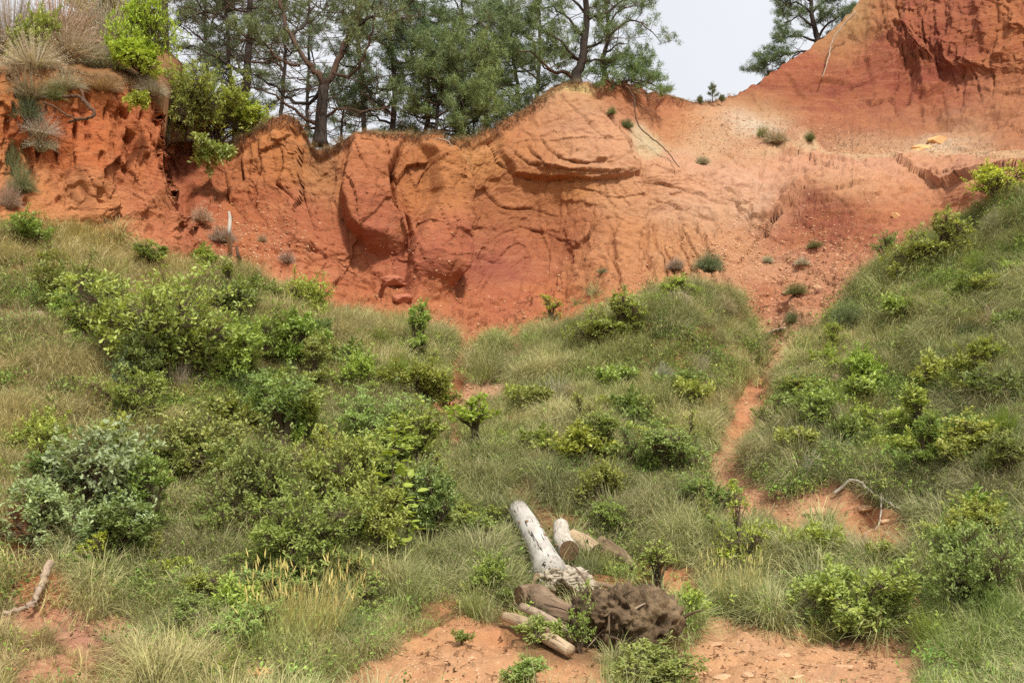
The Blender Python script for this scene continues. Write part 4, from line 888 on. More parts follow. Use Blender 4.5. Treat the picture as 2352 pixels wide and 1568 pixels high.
seedling(1637, 234, 37, .72, 131, 'small upright pine seedling alone against the sky in the saddle')
seedling(1608, 240, 36.8, .28, 132, 'tiniest pine seedling, left of the upright one in the saddle')
seedling(1658, 234, 37.2, .22, 133, 'tiny pine seedling, right of the upright one in the saddle')

# ------------------------------------------------------------------ shrubs
VAR = {}; mr0 = np.random.default_rng(31)
def variant(key):
    if key in VAR: return VAR[key]
    kind, i = key
    sd = hash_(key)
    if kind == 'oak_big': v = shrub_variant(sd, 1.45, 1.9, 18, 1250, .09, LEAF_OAK, 7)
    elif kind == 'oak_mid': v = shrub_variant(sd, .8, 1.0, 10, 560, .08, LEAF_OAK, 8)
    elif kind == 'oak_small': v = shrub_variant(sd, .42, .5, 7, 170, .075, LEAF_OAK, 7)
    elif kind == 'oak_tall': v = shrub_variant(sd, .5, 1.7, 11, 330, .078, LEAF_OAK, 7, low=.3)
    elif kind == 'oak_blue': v = shrub_variant(sd, .95, 1.5, 9, 420, .09, LEAF_OAK, 7, low=.1)
    elif kind == 'fine': v = shrub_variant(sd, .7, 1.0, 11, 620, .055, LEAF_SIMPLE, 8)
    elif kind == 'sparse': v = shrub_variant(sd, .45, 1.3, 9, 170, .06, LEAF_SIMPLE, 5, low=.15)
    elif kind == 'heart': v = shrub_variant(sd, .5, 1.1, 7, 80, .07, LEAF_BROAD, 4, low=.3)
    elif kind == 'broom': v = (None, twigbush_mesh('stalks', sd, 900, .42, .8, .007, 0))
    elif kind == 'cushion': v = (None, twigbush_mesh('stalks', sd, 900, .5, .5, .006, 5))
    elif kind == 'heather': v = (None, twigbush_mesh('stalks', sd, 500, .42, .42, .008, 4))
    elif kind == 'drybrush': v = (None, twigbush_mesh('stalks', sd, 800, .9, .9, .009, 6))
    elif kind == 'tussock': v = (None, tuft_mesh('blades', sd, 420, .16, .62, .75, 1.3, .007, 0))
    elif kind == 'stalks': v = (None, tuft_mesh('blades', sd, 330, .38, 1.0, .16, .35, .007, 160, 4, .16))
    elif kind == 'lush': v = (None, tuft_mesh('blades', sd, 420, .28, .6, .5, .9, .009, 0))
    VAR[key] = v; return v
def hash_(key):
    s = 0
    for ch in str(key): s = (s * 31 + ord(ch)) % 100003
    return s
NATW = {'oak_big': (2.9, 1.9), 'oak_mid': (1.6, 1.0), 'oak_small': (.84, .5), 'oak_tall': (1.0, 1.7), 'oak_blue': (1.9, 1.5), 'fine': (1.4, 1.0), 'sparse': (.9, 1.3), 'heart': (1.0, 1.1),
        'broom': (.8, .8), 'cushion': (1.0, .5), 'heather': (.84, .42), 'drybrush': (1.8, .9), 'tussock': (1.1, .45), 'stalks': (1.0, .95), 'lush': (1.0, .55)}
NAMES = {'oak_big': ('oak_shrub', 'shrub'), 'oak_mid': ('oak_shrub', 'shrub'), 'oak_small': ('oak_shrub', 'shrub'), 'oak_tall': ('oak_sapling', 'sapling'), 'oak_blue': ('oak_shrub', 'shrub'),
         'fine': ('leafy_shrub', 'shrub'), 'sparse': ('thin_sapling', 'sapling'), 'heart': ('leafy_sapling', 'sapling'), 'broom': ('broom_bush', 'bush'), 'cushion': ('round_bush', 'bush'),
         'heather': ('heather_tuft', 'bush'), 'drybrush': ('dry_bush', 'bush'), 'tussock': ('grass_tussock', 'grass tuft'), 'stalks': ('grass_clump', 'grass tuft'), 'lush': ('grass_clump', 'grass tuft')}
GRP = {'shrub': 'leafy shrubs on the slope', 'sapling': 'young saplings on the slope', 'bush': 'fine-stemmed bushes', 'grass tuft': 'grass clumps'}
BR = (1.12, 1.18, .95, 1); MD = (1, 1.05, .95, 1); DK = (.74, .84, .82, 1); YL = (1.3, 1.42, .7, 1); BL = (1.0, 1.08, 1.7, 1); YG = (1.35, 1.35, .7, 1)
def put(kind, px, py, wpx, hpx, col, label, i=0, base=None, rz=None):
    p = G(px, py) if base is None else base
    Y = p[1]; w, h = NATW[kind]; sw = wpx * Y / FPX / w; sh = hpx * Y / FPX / h
    nm, cat = NAMES[kind]
    t = thing(nm, label, cat, p, GRP[cat], rng.uniform(0, 6.28) if rz is None else rz, (sw * mr0.uniform(.85, 1.15), sw * mr0.uniform(.85, 1.15), sh))
    sm, fm = variant((kind, i))
    grassy = kind in ('broom', 'cushion', 'heather', 'drybrush', 'tussock', 'stalks', 'lush')
    if sm is not None: link('stems', sm, M_TWIG, t)['kind'] = 'stuff'
    o = link(fm.name.split('.')[0] if grassy else 'foliage', fm, M_BLADE if grassy else (M_BROAD if kind == 'heart' else M_OAK), t)
    f_ = mr0.uniform(.86, 1.2); o.color = (col[0] * f_ * mr0.uniform(.88, 1.14), col[1] * f_, col[2] * f_ * mr0.uniform(.85, 1.2), 1); o['kind'] = 'stuff'; return t
# kind, base px, base py, width px, height px, tone, label, variant
GB = (.21, .28, .035, 1); GG = (.22, .25, .12, 1); GT = (.42, .35, .18, 1); GRY = (.48, .44, .33, 1); GL = (.23, .32, .06, 1); GD = (.12, .16, .06, 1); BRW = (.42, .34, .24, 1)
SHR = [('oak_big',370,905,400,315,BR,'largest oak shrub, wide and bright green, high on the left slope',0),
 ('oak_mid',150,745,210,150,DK,'dark oak shrub at the left edge above the cut stump',0),
 ('oak_mid',500,900,190,170,BR,'oak shrub touching the right side of the largest oak shrub',1),
 ('oak_mid',60,560,150,80,BR,'bright leafy shrub at the foot of the left bluff by the picture edge',2),
 ('oak_tall',345,615,90,85,DK,'dark twin-stemmed sapling sprouting above the largest oak shrub',0),
 ('oak_tall',525,680,50,90,MD,'thin lone sapling under the grey snag',1),
 ('oak_tall',700,880,110,210,BR,'upright bright sapling in the middle of the left slope below the dry grass',2),
 ('oak_tall',690,1040,150,200,MD,'oak sapling on two thin stems left of the centre trail',0),
 ('oak_mid',605,960,190,130,MD,'oak shrub between the largest shrub and the two-stemmed sapling',2),
 ('oak_mid',830,920,150,110,BR,'bright oak shrub beside the arched green broom left of the trail',3),
 ('oak_small',600,700,100,60,MD,'small oak shrub just under the scree foot on the left',0),
 ('oak_blue',205,1195,340,310,BL,'grey-green oak with long bare side branches at lower left',0),
 ('oak_blue',90,1225,230,230,BL,'grey-green leafy shrub leaning over the dark hollow at the left edge',1),
 ('oak_blue',290,1245,190,130,BL,'low grey-green shrub right of the dark hollow',2),
 ('oak_big',600,1240,260,270,DK,'dark oak thicket, left part of the big dark clump below centre left',1),
 ('oak_big',770,1200,300,260,MD,'mid-green oak thicket, right part of the big clump below centre left',2),
 ('oak_big',690,1345,330,250,DK,'dense dark oak shrub in front of the big clump, above the tall dry grass',0),
 ('oak_big',480,1100,270,200,MD,'broad loose oak left of the dark clump below centre left',1),
 ('oak_big',300,985,240,170,BR,'loose oak under the largest oak shrub',2),
 ('oak_big',860,1030,230,170,MD,'broad oak between the clump and the centre trail',0),
 ('oak_big',640,860,220,160,BR,'bright oak right of the largest oak shrub, higher on the slope',1),
 ('oak_mid',850,1120,150,140,MD,'oak shrub behind the broad-leaved sapling',0),
 ('fine',470,1390,180,110,MD,'low fine-leaved bush left of the dense dark oak shrub',0),
 ('fine',640,1400,170,100,GRNF if False else MD,'fine-leaved bush directly above the tall dry grass clump',1),
 ('oak_small',380,1320,120,70,YG,'small yellow-green oak sprig in the lower left grass',1),
 ('oak_small',540,1460,130,70,MD,'low oak sprout left of the tall dry grass clump',2),
 ('heart',1095,1050,140,160,MD,'heart-leaved sapling in the centre just below the trail',0),
 ('heart',1030,905,90,50,DK,'low heart-leaved plant across the centre trail',1),
 ('sparse',985,840,60,90,BR,'thin leafy sprig on the left edge of the centre trail',0),
 ('oak_mid',1370,1170,150,130,MD,'oak shrub upslope of the short grey log',1),
 ('oak_tall',1385,1080,110,150,MD,'upright oak sapling in the grey grass above the logs',1),
 ('fine',1410,800,220,140,MD,'green fine-leaved bush on the left end of the grassy hump under the sand apron',2),
 ('sparse',1265,740,70,80,YG,'yellow-green sprig in front of the red rubble at the cliff foot',1),
 ('fine',1560,720,120,70,BR,'bright fine-leaved bush on top of the grassy hump',0),
 ('fine',2288,462,150,118,(1.25,1.35,.8,1),'bright round leafy bush on the right shoulder against the clay',1),
 ('fine',2150,620,220,150,MD,'green leafy bush on the upper right slope',2),
 ('sparse',2035,620,70,120,MD,'spindly sapling leaning over the top of the right scree',2),
 ('oak_mid',2270,700,140,65,BR,'low bright oak shrub near the right edge, below the vivid grass clump',0),
 ('oak_small',2080,660,110,60,MD,'small leafy shrub at the left end of the upper right slope',1),
 ('oak_mid',1995,890,140,120,BR,'bright oak shrub above the sawn stump on the right slope',1),
 ('oak_small',1970,940,110,70,BR,'small oak sprout just under the sawn stump',2),
 ('oak_mid',2040,1010,160,110,BR,'bright oak shrub below and right of the sawn stump',2),
 ('oak_small',2130,890,130,90,BR,'bright oak sprout in the middle of the right slope',0),
 ('oak_mid',2230,900,160,100,MD,'oak shrub right of the middle of the right slope',3),
 ('oak_mid',1850,1000,190,110,MD,'oak shrub on the right bank of the gully',1),
 ('oak_small',2060,1090,120,90,BR,'oak sprout above the eroded bank on the right',1),
 ('oak_small',2200,1110,150,90,MD,'oak sprout right of the eroded bank',2),
 ('oak_small',2300,840,90,60,MD,'small oak at the right edge, half way up',0),
 ('fine',1530,1100,190,130,MD,'fine-leaved bush on the middle slope right of the grey grass',0),
 ('fine',1640,1180,150,110,MD,'fine-leaved bush left of the path bend',1),
 ('sparse',1700,1330,150,270,YG,'tall thin small-leaved sapling between the logs and the right path',0),
 ('sparse',1770,1010,90,140,MD,'thin-stemmed sapling standing in the gully',1),
 ('sparse',1515,1375,110,150,(1,1.1,.9,1),'young oak sapling with bare stem right of the root mass',2),
 ('oak_small',1590,1440,110,90,YL,'yellowing oak sprout right of the root mass',0),
 ('oak_mid',1950,1430,260,190,MD,'big oak shrub beside the path at lower right',2),
 ('oak_small',1870,1290,130,110,BR,'bright oak branch tip behind the big lower right oak shrub',1),
 ('oak_big',2240,1430,290,300,MD,'tall light-leaved shrub at the right edge above the lush grass',2),
 ('oak_mid',2250,1260,230,120,BR,'bright shrub behind the tall light-leaved one at the right edge',3),
 ('oak_small',2060,1300,120,70,MD,'small oak sprout on the bare bank right of the path',2),
 ('oak_mid',1490,1568,250,110,MD,'low oak shrub in the foreground under the root mass',0),
 ('oak_small',1230,1490,130,60,BR,'oak sprig lying over the end of the fallen branches',0),
 ('oak_small',1060,1490,60,40,DK,'tiny seedling alone on the bare orange ground',1),
 ('oak_small',1210,1565,150,60,MD,'low leafy sprout at the bottom edge left of the foreground oak',2),
 ('sparse',1330,1510,80,190,MD,'young oak growing in front of the root collar of the white trunk',0),
 ('oak_mid',1130,1390,160,110,MD,'oak shrub left of the fallen white trunk base',3),
 ('fine',1080,1260,200,110,MD,'leafy bramble with pale flowers left of the white trunk',2),
 ('fine',1400,1230,130,90,MD,'leafy bramble with pale flowers behind the short grey log',0),
 ('oak_small',470,620,90,60,MD,'small leafy plant at the toe of the left bluff',0),
 ('broom',548,775,100,75,GB,'bright green broom right of the largest oak shrub',0),
 ('broom',870,800,90,60,GB,'bright green broom, upper half of the arching pair left of the trail',1),
 ('broom',915,890,100,100,GB,'bright green broom, lower half of the arching pair left of the trail',0),
 ('broom',635,960,80,70,GB,'yellow-green broom behind the two-stemmed sapling',1),
 ('broom',2305,1030,130,120,GB,'bright green broom at the right edge, half way down',0),
 ('lush',2245,620,90,60,GL,'vivid grass clump on the upper right slope',0),
 ('cushion',1632,618,92,64,GG,'round grey-green bush on the scree below the sand apron',0),
 ('cushion',1552,618,60,38,BRW,'brown-green bush left of the round grey-green bush',1),
 ('cushion',1320,775,90,60,GG,'grey-green round bush left of the green bush on the hump',1),
 ('cushion',1948,750,110,90,GG,'dark rounded bush jutting over the right scree path',0),
 ('cushion',2290,520,80,65,GRY,'brown rounded bush under the bright bush on the right shoulder',1),
 ('cushion',1880,850,90,60,GG,'grassy bush on the bank of the gully',0),
 ('heather',1770,362,80,48,GRY,'largest dry heather bush on the ledge below the saddle',0),
 ('heather',1745,345,40,36,GG,'small heather on the left of the largest heather bush',1),
 ('heather',1855,362,38,32,GG,'small heather on the right of the largest heather bush',1),
 ('heather',1612,388,46,30,GRY,'small dark heather on the ledge left of the heather bushes',0),
 ('heather',1440,295,40,30,GG,'grass-green tuft beside the hanging root on the dome',1),
 ('heather',1396,285,30,26,GG,'small tuft left of the hanging root on the dome',0),
 ('heather',603,552,38,24,BRW,'small brown tuft on the left scree',0),
 ('heather',655,615,60,40,BRW,'brown bush at the lower end of the left scree',1),
 ('heather',450,520,70,50,BRW,'dry brown bush in the crook between bluff and wall',0),
 ('heather',510,560,80,50,BRW,'dry brown bush behind the grey snag foot',1),
 ('heather',1870,568,50,24,GG,'small tuft on the red scree, uppermost of three',0),
 ('heather',1762,608,36,22,GRY,'small tuft on the red scree, left of three',1),
 ('heather',1845,615,46,26,GRY,'small tuft on the red scree, lowest of three',0),
 ('heather',1840,690,80,36,GG,'tuft on the path edge above the gully',1),
 ('heather',1825,750,50,40,GG,'tuft on the right side of the gully head',0),
 ('heather',1390,640,30,18,GG,'tiny tuft on the sand apron',1),
 ('tussock',1120,860,130,70,(.27,.31,.11,1),'large arching tussock right of the centre trail',0),
 ('tussock',1600,860,110,60,GRY,'grey grass tussock on the face of the middle hump',1),
 ('tussock',1690,760,90,60,GT,'straw-coloured tussock at the right end of the hump',0),
 ('tussock',1840,1060,150,80,GG,'dark green tussock on the inside of the path bend',1),
 ('tussock',1730,1070,120,70,GT,'straw tussock on the left edge of the path bend',0),
 ('tussock',1690,1420,210,110,(.27,.31,.11,1),'wide grass tussock in front of the thin sapling, right of centre',1),
 ('tussock',1800,1300,120,90,GRY,'brown shaded tussock behind the wide grass tussock',0),
 ('tussock',1850,1195,50,36,(.27,.31,.11,1),'small bright tuft on the eroded bank, left of two',1),
 ('tussock',1905,1185,56,40,(.27,.31,.11,1),'small bright tuft on the eroded bank, right of two',0),
 ('tussock',1380,1320,140,80,(.27,.31,.11,1),'grass tussock growing over the sawn logs',1),
 ('tussock',930,1420,190,110,(.27,.31,.11,1),'arching green tussock left of the bare orange mound',0),
 ('tussock',1090,1430,110,70,(.27,.31,.11,1),'tussock at the top of the bare orange mound',1),
 ('tussock',800,1480,170,90,(.27,.31,.11,1),'green tussock right of the tall dry grass clump',1),
 ('tussock',90,1480,120,60,GT,'dry tussock on the lower left bank',0),
 ('tussock',250,1530,150,70,GT,'dry tussock at the bottom left corner',1),
 ('stalks',690,1470,210,160,(.50,.42,.19,1),'tall dry seeding grass clump at the bottom left of centre',0),
 ('stalks',1690,1410,130,130,(.45,.41,.18,1),'tall seeding grass standing behind the wide tussock',1),
 ('stalks',640,1520,170,110,(.36,.37,.14,1),'shorter seeding grass in front of the tall dry clump',1),
 ('lush',2220,1530,200,140,GL,'lush green grass clump in the bottom right corner',0),
 ('lush',2150,1480,130,110,GL,'lush green grass left of the corner clump',1),
 ('lush',2310,1470,130,130,GL,'lush green grass under the tall light-leaved shrub',0),
 ('lush',1430,1560,120,60,GL,'fresh grass among the foreground oak leaves',1)]
for s in SHR: put(*s)
# minor sprouts and tufts that nothing tells apart, by slope
LAND = [(370,800,'largest oak shrub'),(90,740,'left sawn stump'),(205,1050,'grey-green oak'),(700,1180,'dark oak thicket'),(690,1400,'tall dry grass clump'),(870,800,'bright green broom pair'),(1060,860,'centre trail'),
 (903,1180,'large-leaved sapling'),(1220,1200,'white trunk'),(1400,1400,'root mass'),(1630,600,'round grey-green bush'),(1550,740,'grassy hump'),(1745,930,'gully'),(1918,880,'right sawn stump'),(2000,1150,'bare grey branch'),
 (2285,410,'bright round bush'),(2305,970,'right edge broom'),(1950,1330,'big lower right oak'),(2240,1300,'tall light-leaved shrub'),(1690,1380,'wide path-side tussock'),(525,540,'grey snag'),(30,560,'bluff foot'),(1360,1080,'middle oak'),
 (1950,720,'dark rounded path bush'),(1850,950,'gully bank oak'),(250,1500,'bottom left bank'),(2150,560,'upper right leafy bush'),(1265,700,'cliff-foot rubble'),(1700,1130,'path bend')]
USED = set()
def where(x, y, lb):
    ds = sorted((math.hypot(x - a, (y - b) * 1.3), a, b, n) for a, b, n in LAND)
    for dist, a, b, n in ds:
        dx, dy = x - a, y - b
        side = ('right of' if dx > 0 else 'left of') if abs(dx) > abs(dy) * 1.3 else ('below' if dy > 0 else 'above') if abs(dy) > abs(dx) * 1.3 else ('below and right of' if dx > 0 else 'below and left of') if dy > 0 else ('above and right of' if dx > 0 else 'above and left of')
        for pre in ('close ', 'a little way ', 'well '):
            if (dist < 110) != (pre == 'close ') : continue
            if pre == 'well ' and dist < 230: continue
            if pre == 'a little way ' and dist >= 230: continue
            t = '%s, %s%s the %s' % (lb, pre, side, n)
            if t not in USED: USED.add(t); return t
    return lb
MINOR = [('oak_small', 24, (60,1050,620,1450), (70,120), (50,95), 'small oak sprout'), ('oak_tall', 16, (60,1050,720,1350), (80,130), (140,230), 'slim upright oak'), ('oak_tall', 6, (1850,2330,800,1300), (70,110), (110,170), 'slim upright oak'), ('oak_mid', 16, (60,1050,640,1330), (120,190), (80,130), 'leafy mid-sized oak bush'),
 ('oak_small', 14, (1820,2340,700,1350), (80,140), (60,100), 'small oak sprout'), ('fine', 8, (1850,2340,600,1300), (110,190), (60,110), 'low fine-leaved bush'),
 ('oak_small', 12, (1000,1640,850,1250), (70,120), (50,85), 'small oak sprout'), ('fine', 10, (200,1150,1050,1500), (110,190), (60,110), 'low fine-leaved bush'),
 ('sparse', 9, (100,1100,700,1450), (50,90), (90,150), 'spindly leafy sprig'), ('sparse', 7, (1250,1700,1000,1380), (50,90), (90,150), 'spindly leafy sprig'),
 ('tussock', 22, (150,1650,760,1500), (100,180), (55,95), 'arching grass tussock'), ('tussock', 16, (1800,2340,650,1450), (100,180), (50,90), 'arching grass tussock'),
 ('cushion', 9, (1250,2340,700,1150), (70,120), (40,70), 'grey-green cushion bush')]
mr = np.random.default_rng(2024); bare_f = bare
for kind, n, (x0, x1, y0, y1), (w0, w1), (h0, h1), lb in MINOR:
    k = 0
    while k < n:
        x, y = mr.uniform(x0, x1), mr.uniform(y0, y1); j = int(round((x + 420) / 3200 * (NC - 1))); i = int(np.argmin(np.abs(PY[:, j] - y)))
        if i > NG - 12 or bare[max(0, i - 6):i + 8, j].max() > .3 or (1130 < x < 1570 and y > 1100): k += .05; continue
        sc_ = .75 + .35 * (y - 700) / 700
        c = {'oak_small': [MD, BR, DK], 'oak_mid': [MD, DK, BL, BR], 'oak_tall': [MD, BR, DK], 'fine': [MD, BR, DK], 'sparse': [YG, MD, BR], 'tussock': [(.27,.31,.12,1), GRY, GT, (.22,.27,.10,1)], 'cushion': [GG, GRY]}[kind]
        put(kind, x, y, mr.uniform(w0, w1) * sc_ * (1.3 if kind[:3] == 'oak' else 1.0), mr.uniform(h0, h1) * sc_ * (1.25 if kind[:3] == 'oak' else 1.0), c[mr.integers(0, len(c))], where(x, y, lb), int(mr.integers(0, 2))); k += 1
# growth above the left bluff and along the rim (rooted behind the edge)
def rim(kind, px, Y, wpx, hpx, col, label, i=0, dz=0.0):
    p = plateau_pt(px, Y); p[2] += dz; put(kind, px, 0, wpx, hpx, col, label, i, base=p)
rim('oak_big', 322, 23.5, 200, 260, YL, 'brilliant yellow-green shrub at the right end of the left bluff top', 1)
rim('oak_big', 490, 28.6, 270, 175, (1.05, 1.15, .85, 1), 'green oak spreading over the rim right of the left bluff', 2)
rim('oak_big', 425, 27.6, 170, 210, MD, 'green oak foliage in the gap between bluff and wall', 0)
rim('oak_mid', 580, 28.7, 120, 70, (1.3, 1.4, .9, 1), 'trailing end of the rim oak near the turf hump', 0)
rim('oak_mid', 318, 23.3, 150, 120, YL, 'low yellow-green shrub filling the foot of the brilliant one on the bluff', 1, -.1)
rim('oak_mid', 50, 22.8, 150, 160, MD, 'green leafy shrub in the top left corner', 1)
rim('oak_big', 230, 27, 200, 240, (1.2, 1.15, .8, 1), 'pale green shrub behind the dry brush on the bluff', 0)
for j, (x, Y, w, h, c, lb) in enumerate([(60, 22.0, 190, 110, GRY, 'grey dry brush on the bluff top by the picture edge'), (140, 23.0, 220, 120, BRW, 'brown dry brush in the middle of the bluff top'),
     (225, 23.4, 170, 90, GRY, 'grey-brown dry brush left of the brilliant yellow-green shrub'), (335, 23.2, 110, 55, GRY, 'dry grey fringe under the brilliant yellow-green shrub'),
     (110, 24.5, 260, 210, BRW, 'tall brown brush behind the bluff top'), (220, 25.5, 260, 230, GRY, 'tall hazy grey brush behind the bluff top'), (10, 24.0, 240, 220, GRY, 'tall grey brush in the top left corner'),
     (450, 28.8, 120, 45, BRW, 'brown brush under the rim oak, left part'), (550, 28.8, 120, 40, BRW, 'brown brush under the rim oak, right part')]):
    rim('drybrush', x, Y, w, h, c, lb, j % 3, -.15)
for j, (x, y, w, h, c, lb) in enumerate([(70, 240, 150, 90, BRW, 'brown brush draped over the bluff crest at the left edge'), (150, 215, 130, 60, GRY, 'dry grey brush draped over the middle of the bluff crest'), (230, 215, 130, 50, BRW, 'brown brush draped over the crest, right of the crooked branch'), (90, 320, 110, 80, GRY, 'grey brush under the spiky green tuft'), (50, 450, 90, 90, GG, 'green-grey brush low on the bluff at the left edge'), (60, 290, 120, 110, GG, 'green-grey brush hanging on the bluff face at the left edge'), (95, 350, 100, 90, GRY, 'grey brush clinging to the bluff above the small dark overhang'),
     (35, 400, 90, 110, GG, 'grey-green brush at the left edge below the hanging brush'), (120, 240, 90, 60, GG, 'spiky green tuft beside the bare crooked branch'), (20, 480, 80, 80, BRW, 'brown brush at the left edge at the bluff foot')]):
    put('drybrush', x, y, w, h, c, lb, j % 3)
# hanging oak sprig over the dark notch
p = unproject(485, 328, 27.3); hs = put('oak_small', 490, 385, 110, 90, (1.1, 1.2, 1.1, 1), 'oak sprig hanging over the dark undercut below the rim oak', 1, base=p)
hs.rotation_euler = (2.35, .1, .3)
p = unproject(330, 205, 22.3); hs = put('oak_small', 330, 245, 66, 70, YL, 'yellow-green sprig drooping from the bluff edge', 2, base=p)

hs.rotation_euler = (2.4, .15, .2)
# ---- broad-leaved sapling with leaves one can tell apart
def broad_sapling(px, py, hpx, n, seed, label, size=.10, spread=.28):
    r = np.random.default_rng(seed); p = G(px, py); Y = p[1]; H = hpx * Y / FPX
    t = thing('broadleaf_sapling', label, 'sapling', p, 'young saplings on the slope')
    c = spline([(0, 0, -.05), (.02, 0, H * .35), (-.02, .03, H * .7), (.03, 0, H)], 14); paths = [(c, np.linspace(.013, .004, 14))]; ends = []
    for i in range(n):
        s = .18 + .82 * i / n; o = c[min(13, int(s * 13))]; a = i * 2.4 + r.normal() * .4; l = spread * r.uniform(.3, 1) * (1.1 - .6 * s)
        e = o + np.array([math.cos(a) * l, math.sin(a) * l, l * .45]); paths.append((np.array([o, (o + e) / 2 + np.array([0, 0, .03]), e]), np.array([.005, .004, .002])))
        ends.append((e, e - o)); ends.append(((o + e) / 2, (e - o) + r.normal(size=3) * l))
    v, f = tubes(paths, 5); link('stems', mesh_np('stems', v, f), M_TWIG, t)
    meshes = []
    for q_ in range(4):
        V, F, m = leaves(np.zeros((1, 3)), np.array([[1., 0, 0]]), size * (1 + .1 * q_), LEAF_BROAD, np.random.default_rng(q_), 3.0)
        me = mesh_np('leaf', V, F, False); vflt(me, 'tint', np.full(len(V), .3 + .23 * q_)); meshes.append(me)
    for e, d in ends:
        o = link('leaf', meshes[r.integers(0, 4)], M_BROAD, t); dd = Vector(d).normalized(); dd.z -= .25
        q_ = dd.to_track_quat('X', 'Z'); o.rotation_mode = 'QUATERNION'; o.rotation_quaternion = q_; o.location = e; o.color = (1.15, 1.1, 1, 1)
        o.scale = (r.uniform(.8, 1.25),) * 3
broad_sapling(903, 1330, 375, 44, 201, 'tall thin sapling with large yellow-green leaves left of the white trunk', .12, .34)
broad_sapling(930, 1300, 250, 26, 202, 'shorter large-leaved sapling crossing the tall one', .11, .3)
broad_sapling(800, 1160, 150, 18, 203, 'large-leaved sapling in front of the mid-green oak thicket', .09, .3)

# ------------------------------------------------------------------ meadow grass, litter and gravel: scattered stuff
def gn_scatter(name, pts, rots, scl, idx, cols, sources, kind='stuff'):
    me = bpy.data.meshes.new(name); me.from_pydata([tuple(p) for p in pts], [], [])
    for an, ty, data in (('rot', 'FLOAT_VECTOR', rots), ('scl', 'FLOAT', scl), ('idx', 'INT', idx)):
        a = me.attributes.new(an, ty, 'POINT'); a.data.foreach_set('vector' if ty == 'FLOAT_VECTOR' else 'value', np.asarray(data, np.int32 if ty == 'INT' else np.float32).ravel())
    vcol(me, 'gcol', cols)
    src = bpy.data.collections.new(name + '_kinds')
    for i, s in enumerate(sources):
        o = bpy.data.objects.new('%s_kind_%02d' % (name, i), s); src.objects.link(o)
    ng = bpy.data.node_groups.new(name, 'GeometryNodeTree')
    ng.interface.new_socket('Geometry', in_out='INPUT', socket_type='NodeSocketGeometry'); ng.interface.new_socket('Geometry', in_out='OUTPUT', socket_type='NodeSocketGeometry')
    N_ = ng.nodes; gi = N_.new('NodeGroupInput'); go = N_.new('NodeGroupOutput'); ci = N_.new('GeometryNodeCollectionInfo'); iop = N_.new('GeometryNodeInstanceOnPoints')
    ci.inputs['Collection'].default_value = src; ci.inputs['Separate Children'].default_value = True; ci.inputs['Reset Children'].default_value = True
    iop.inputs['Pick Instance'].default_value = True
    def na(n, t):
        x = N_.new('GeometryNodeInputNamedAttribute'); x.data_type = t; x.inputs['Name'].default_value = n; return x.outputs['Attribute']
    lk = ng.links.new
    lk(gi.outputs[0], iop.inputs['Points']); lk(ci.outputs[0], iop.inputs['Instance']); lk(na('idx', 'INT'), iop.inputs['Instance Index'])
    lk(na('rot', 'FLOAT_VECTOR'), iop.inputs['Rotation']); lk(na('scl', 'FLOAT'), iop.inputs['Scale']); lk(iop.outputs[0], go.inputs[0])
    o = bpy.data.objects.new(name, me); COL.objects.link(o); md = o.modifiers.new('scatter', 'NODES'); md.node_group = ng
    o['kind'] = kind; return o
def sample(n, dens_fn, rows=(0, NG + 20), seed=1):
    """n terrain points with density (per area) given by dens_fn(PX,PY)"""
    r = np.random.default_rng(seed); P = POS[rows[0]:rows[1]]; 
    a = np.linalg.norm(np.cross(P[1:, :-1] - P[:-1, :-1], P[:-1, 1:] - P[:-1, :-1]), axis=-1)
    w = a * dens_fn[rows[0]:rows[1]][:-1, :-1]; c = np.cumsum(w.ravel()); 
    k = np.searchsorted(c, r.uniform(0, c[-1], n)); k = np.minimum(k, a.size - 1); i, j = np.unravel_index(k, a.shape)
    u, v = r.uniform(0, 1, (2, n, 1)); p = P[i, j] * (1 - u) * (1 - v) + P[i, j + 1] * u * (1 - v) + P[i + 1, j] * v * (1 - u) + P[i + 1, j + 1] * u * v
    return p, i + rows[0], j, r
wx = 19 * fbm(POS * 1.6, 3, 11); wy = 14 * fbm(POS * 1.6 + 31, 3, 12)
sharpbare = sstep(0.3, 0.7, bare)
for off in (12, 26):
    for poly in BARE: sharpbare = np.maximum(sharpbare, inpoly(PX + wx * .7, PY + wy * .5 - off * np.clip((PY - 500) / 500, .6, 1.2), poly).astype(float) * 0.93)
LOGC = [(1150,1130),(1230,1120),(1290,1185),(1340,1190),(1500,1300),(1560,1400),(1560,1490),(1340,1570),(1260,1570),(1120,1440),(1180,1350)]
sharpbare = np.maximum(sharpbare, 0.9 * inpoly(PX, PY, LOGC))
bank = inpoly(PX + wx, PY + wy, [(20,1640),(20,1400),(60,1290),(200,1290),(400,1430),(400,1640)])
sharpbare = sharpbare * (1 - 0.12 * bank)
for off in (0, 25, 50): sharpbare = np.maximum(sharpbare, .97 * inpoly(PX, PY - off, [(10,1190),(115,1195),(150,1240),(140,1300),(60,1310),(10,1300)]))
sharpbare = np.maximum(sharpbare, .95 * inpoly(PX, PY, [(545,1500),(640,1500),(650,1640),(530,1640)]))
vis = (PX > -330) & (PX < 2690) & (PY < 1760)
vegd = (1 - sharpbare) * vis * (1 - sstep(-30, 22, pl(FOOT, PX) - 12 - PY)) + 0.05 * vis * (np.abs(pl(FOOT, PX) - PY) < 60)
bl_dry = blob(120, 1440, 200, 110) * 0.8                # thin dry grass over the lower-left bank
vegd = np.clip(vegd + 0.35 * bl_dry * (PY > 1280) * vis, 0, 1)
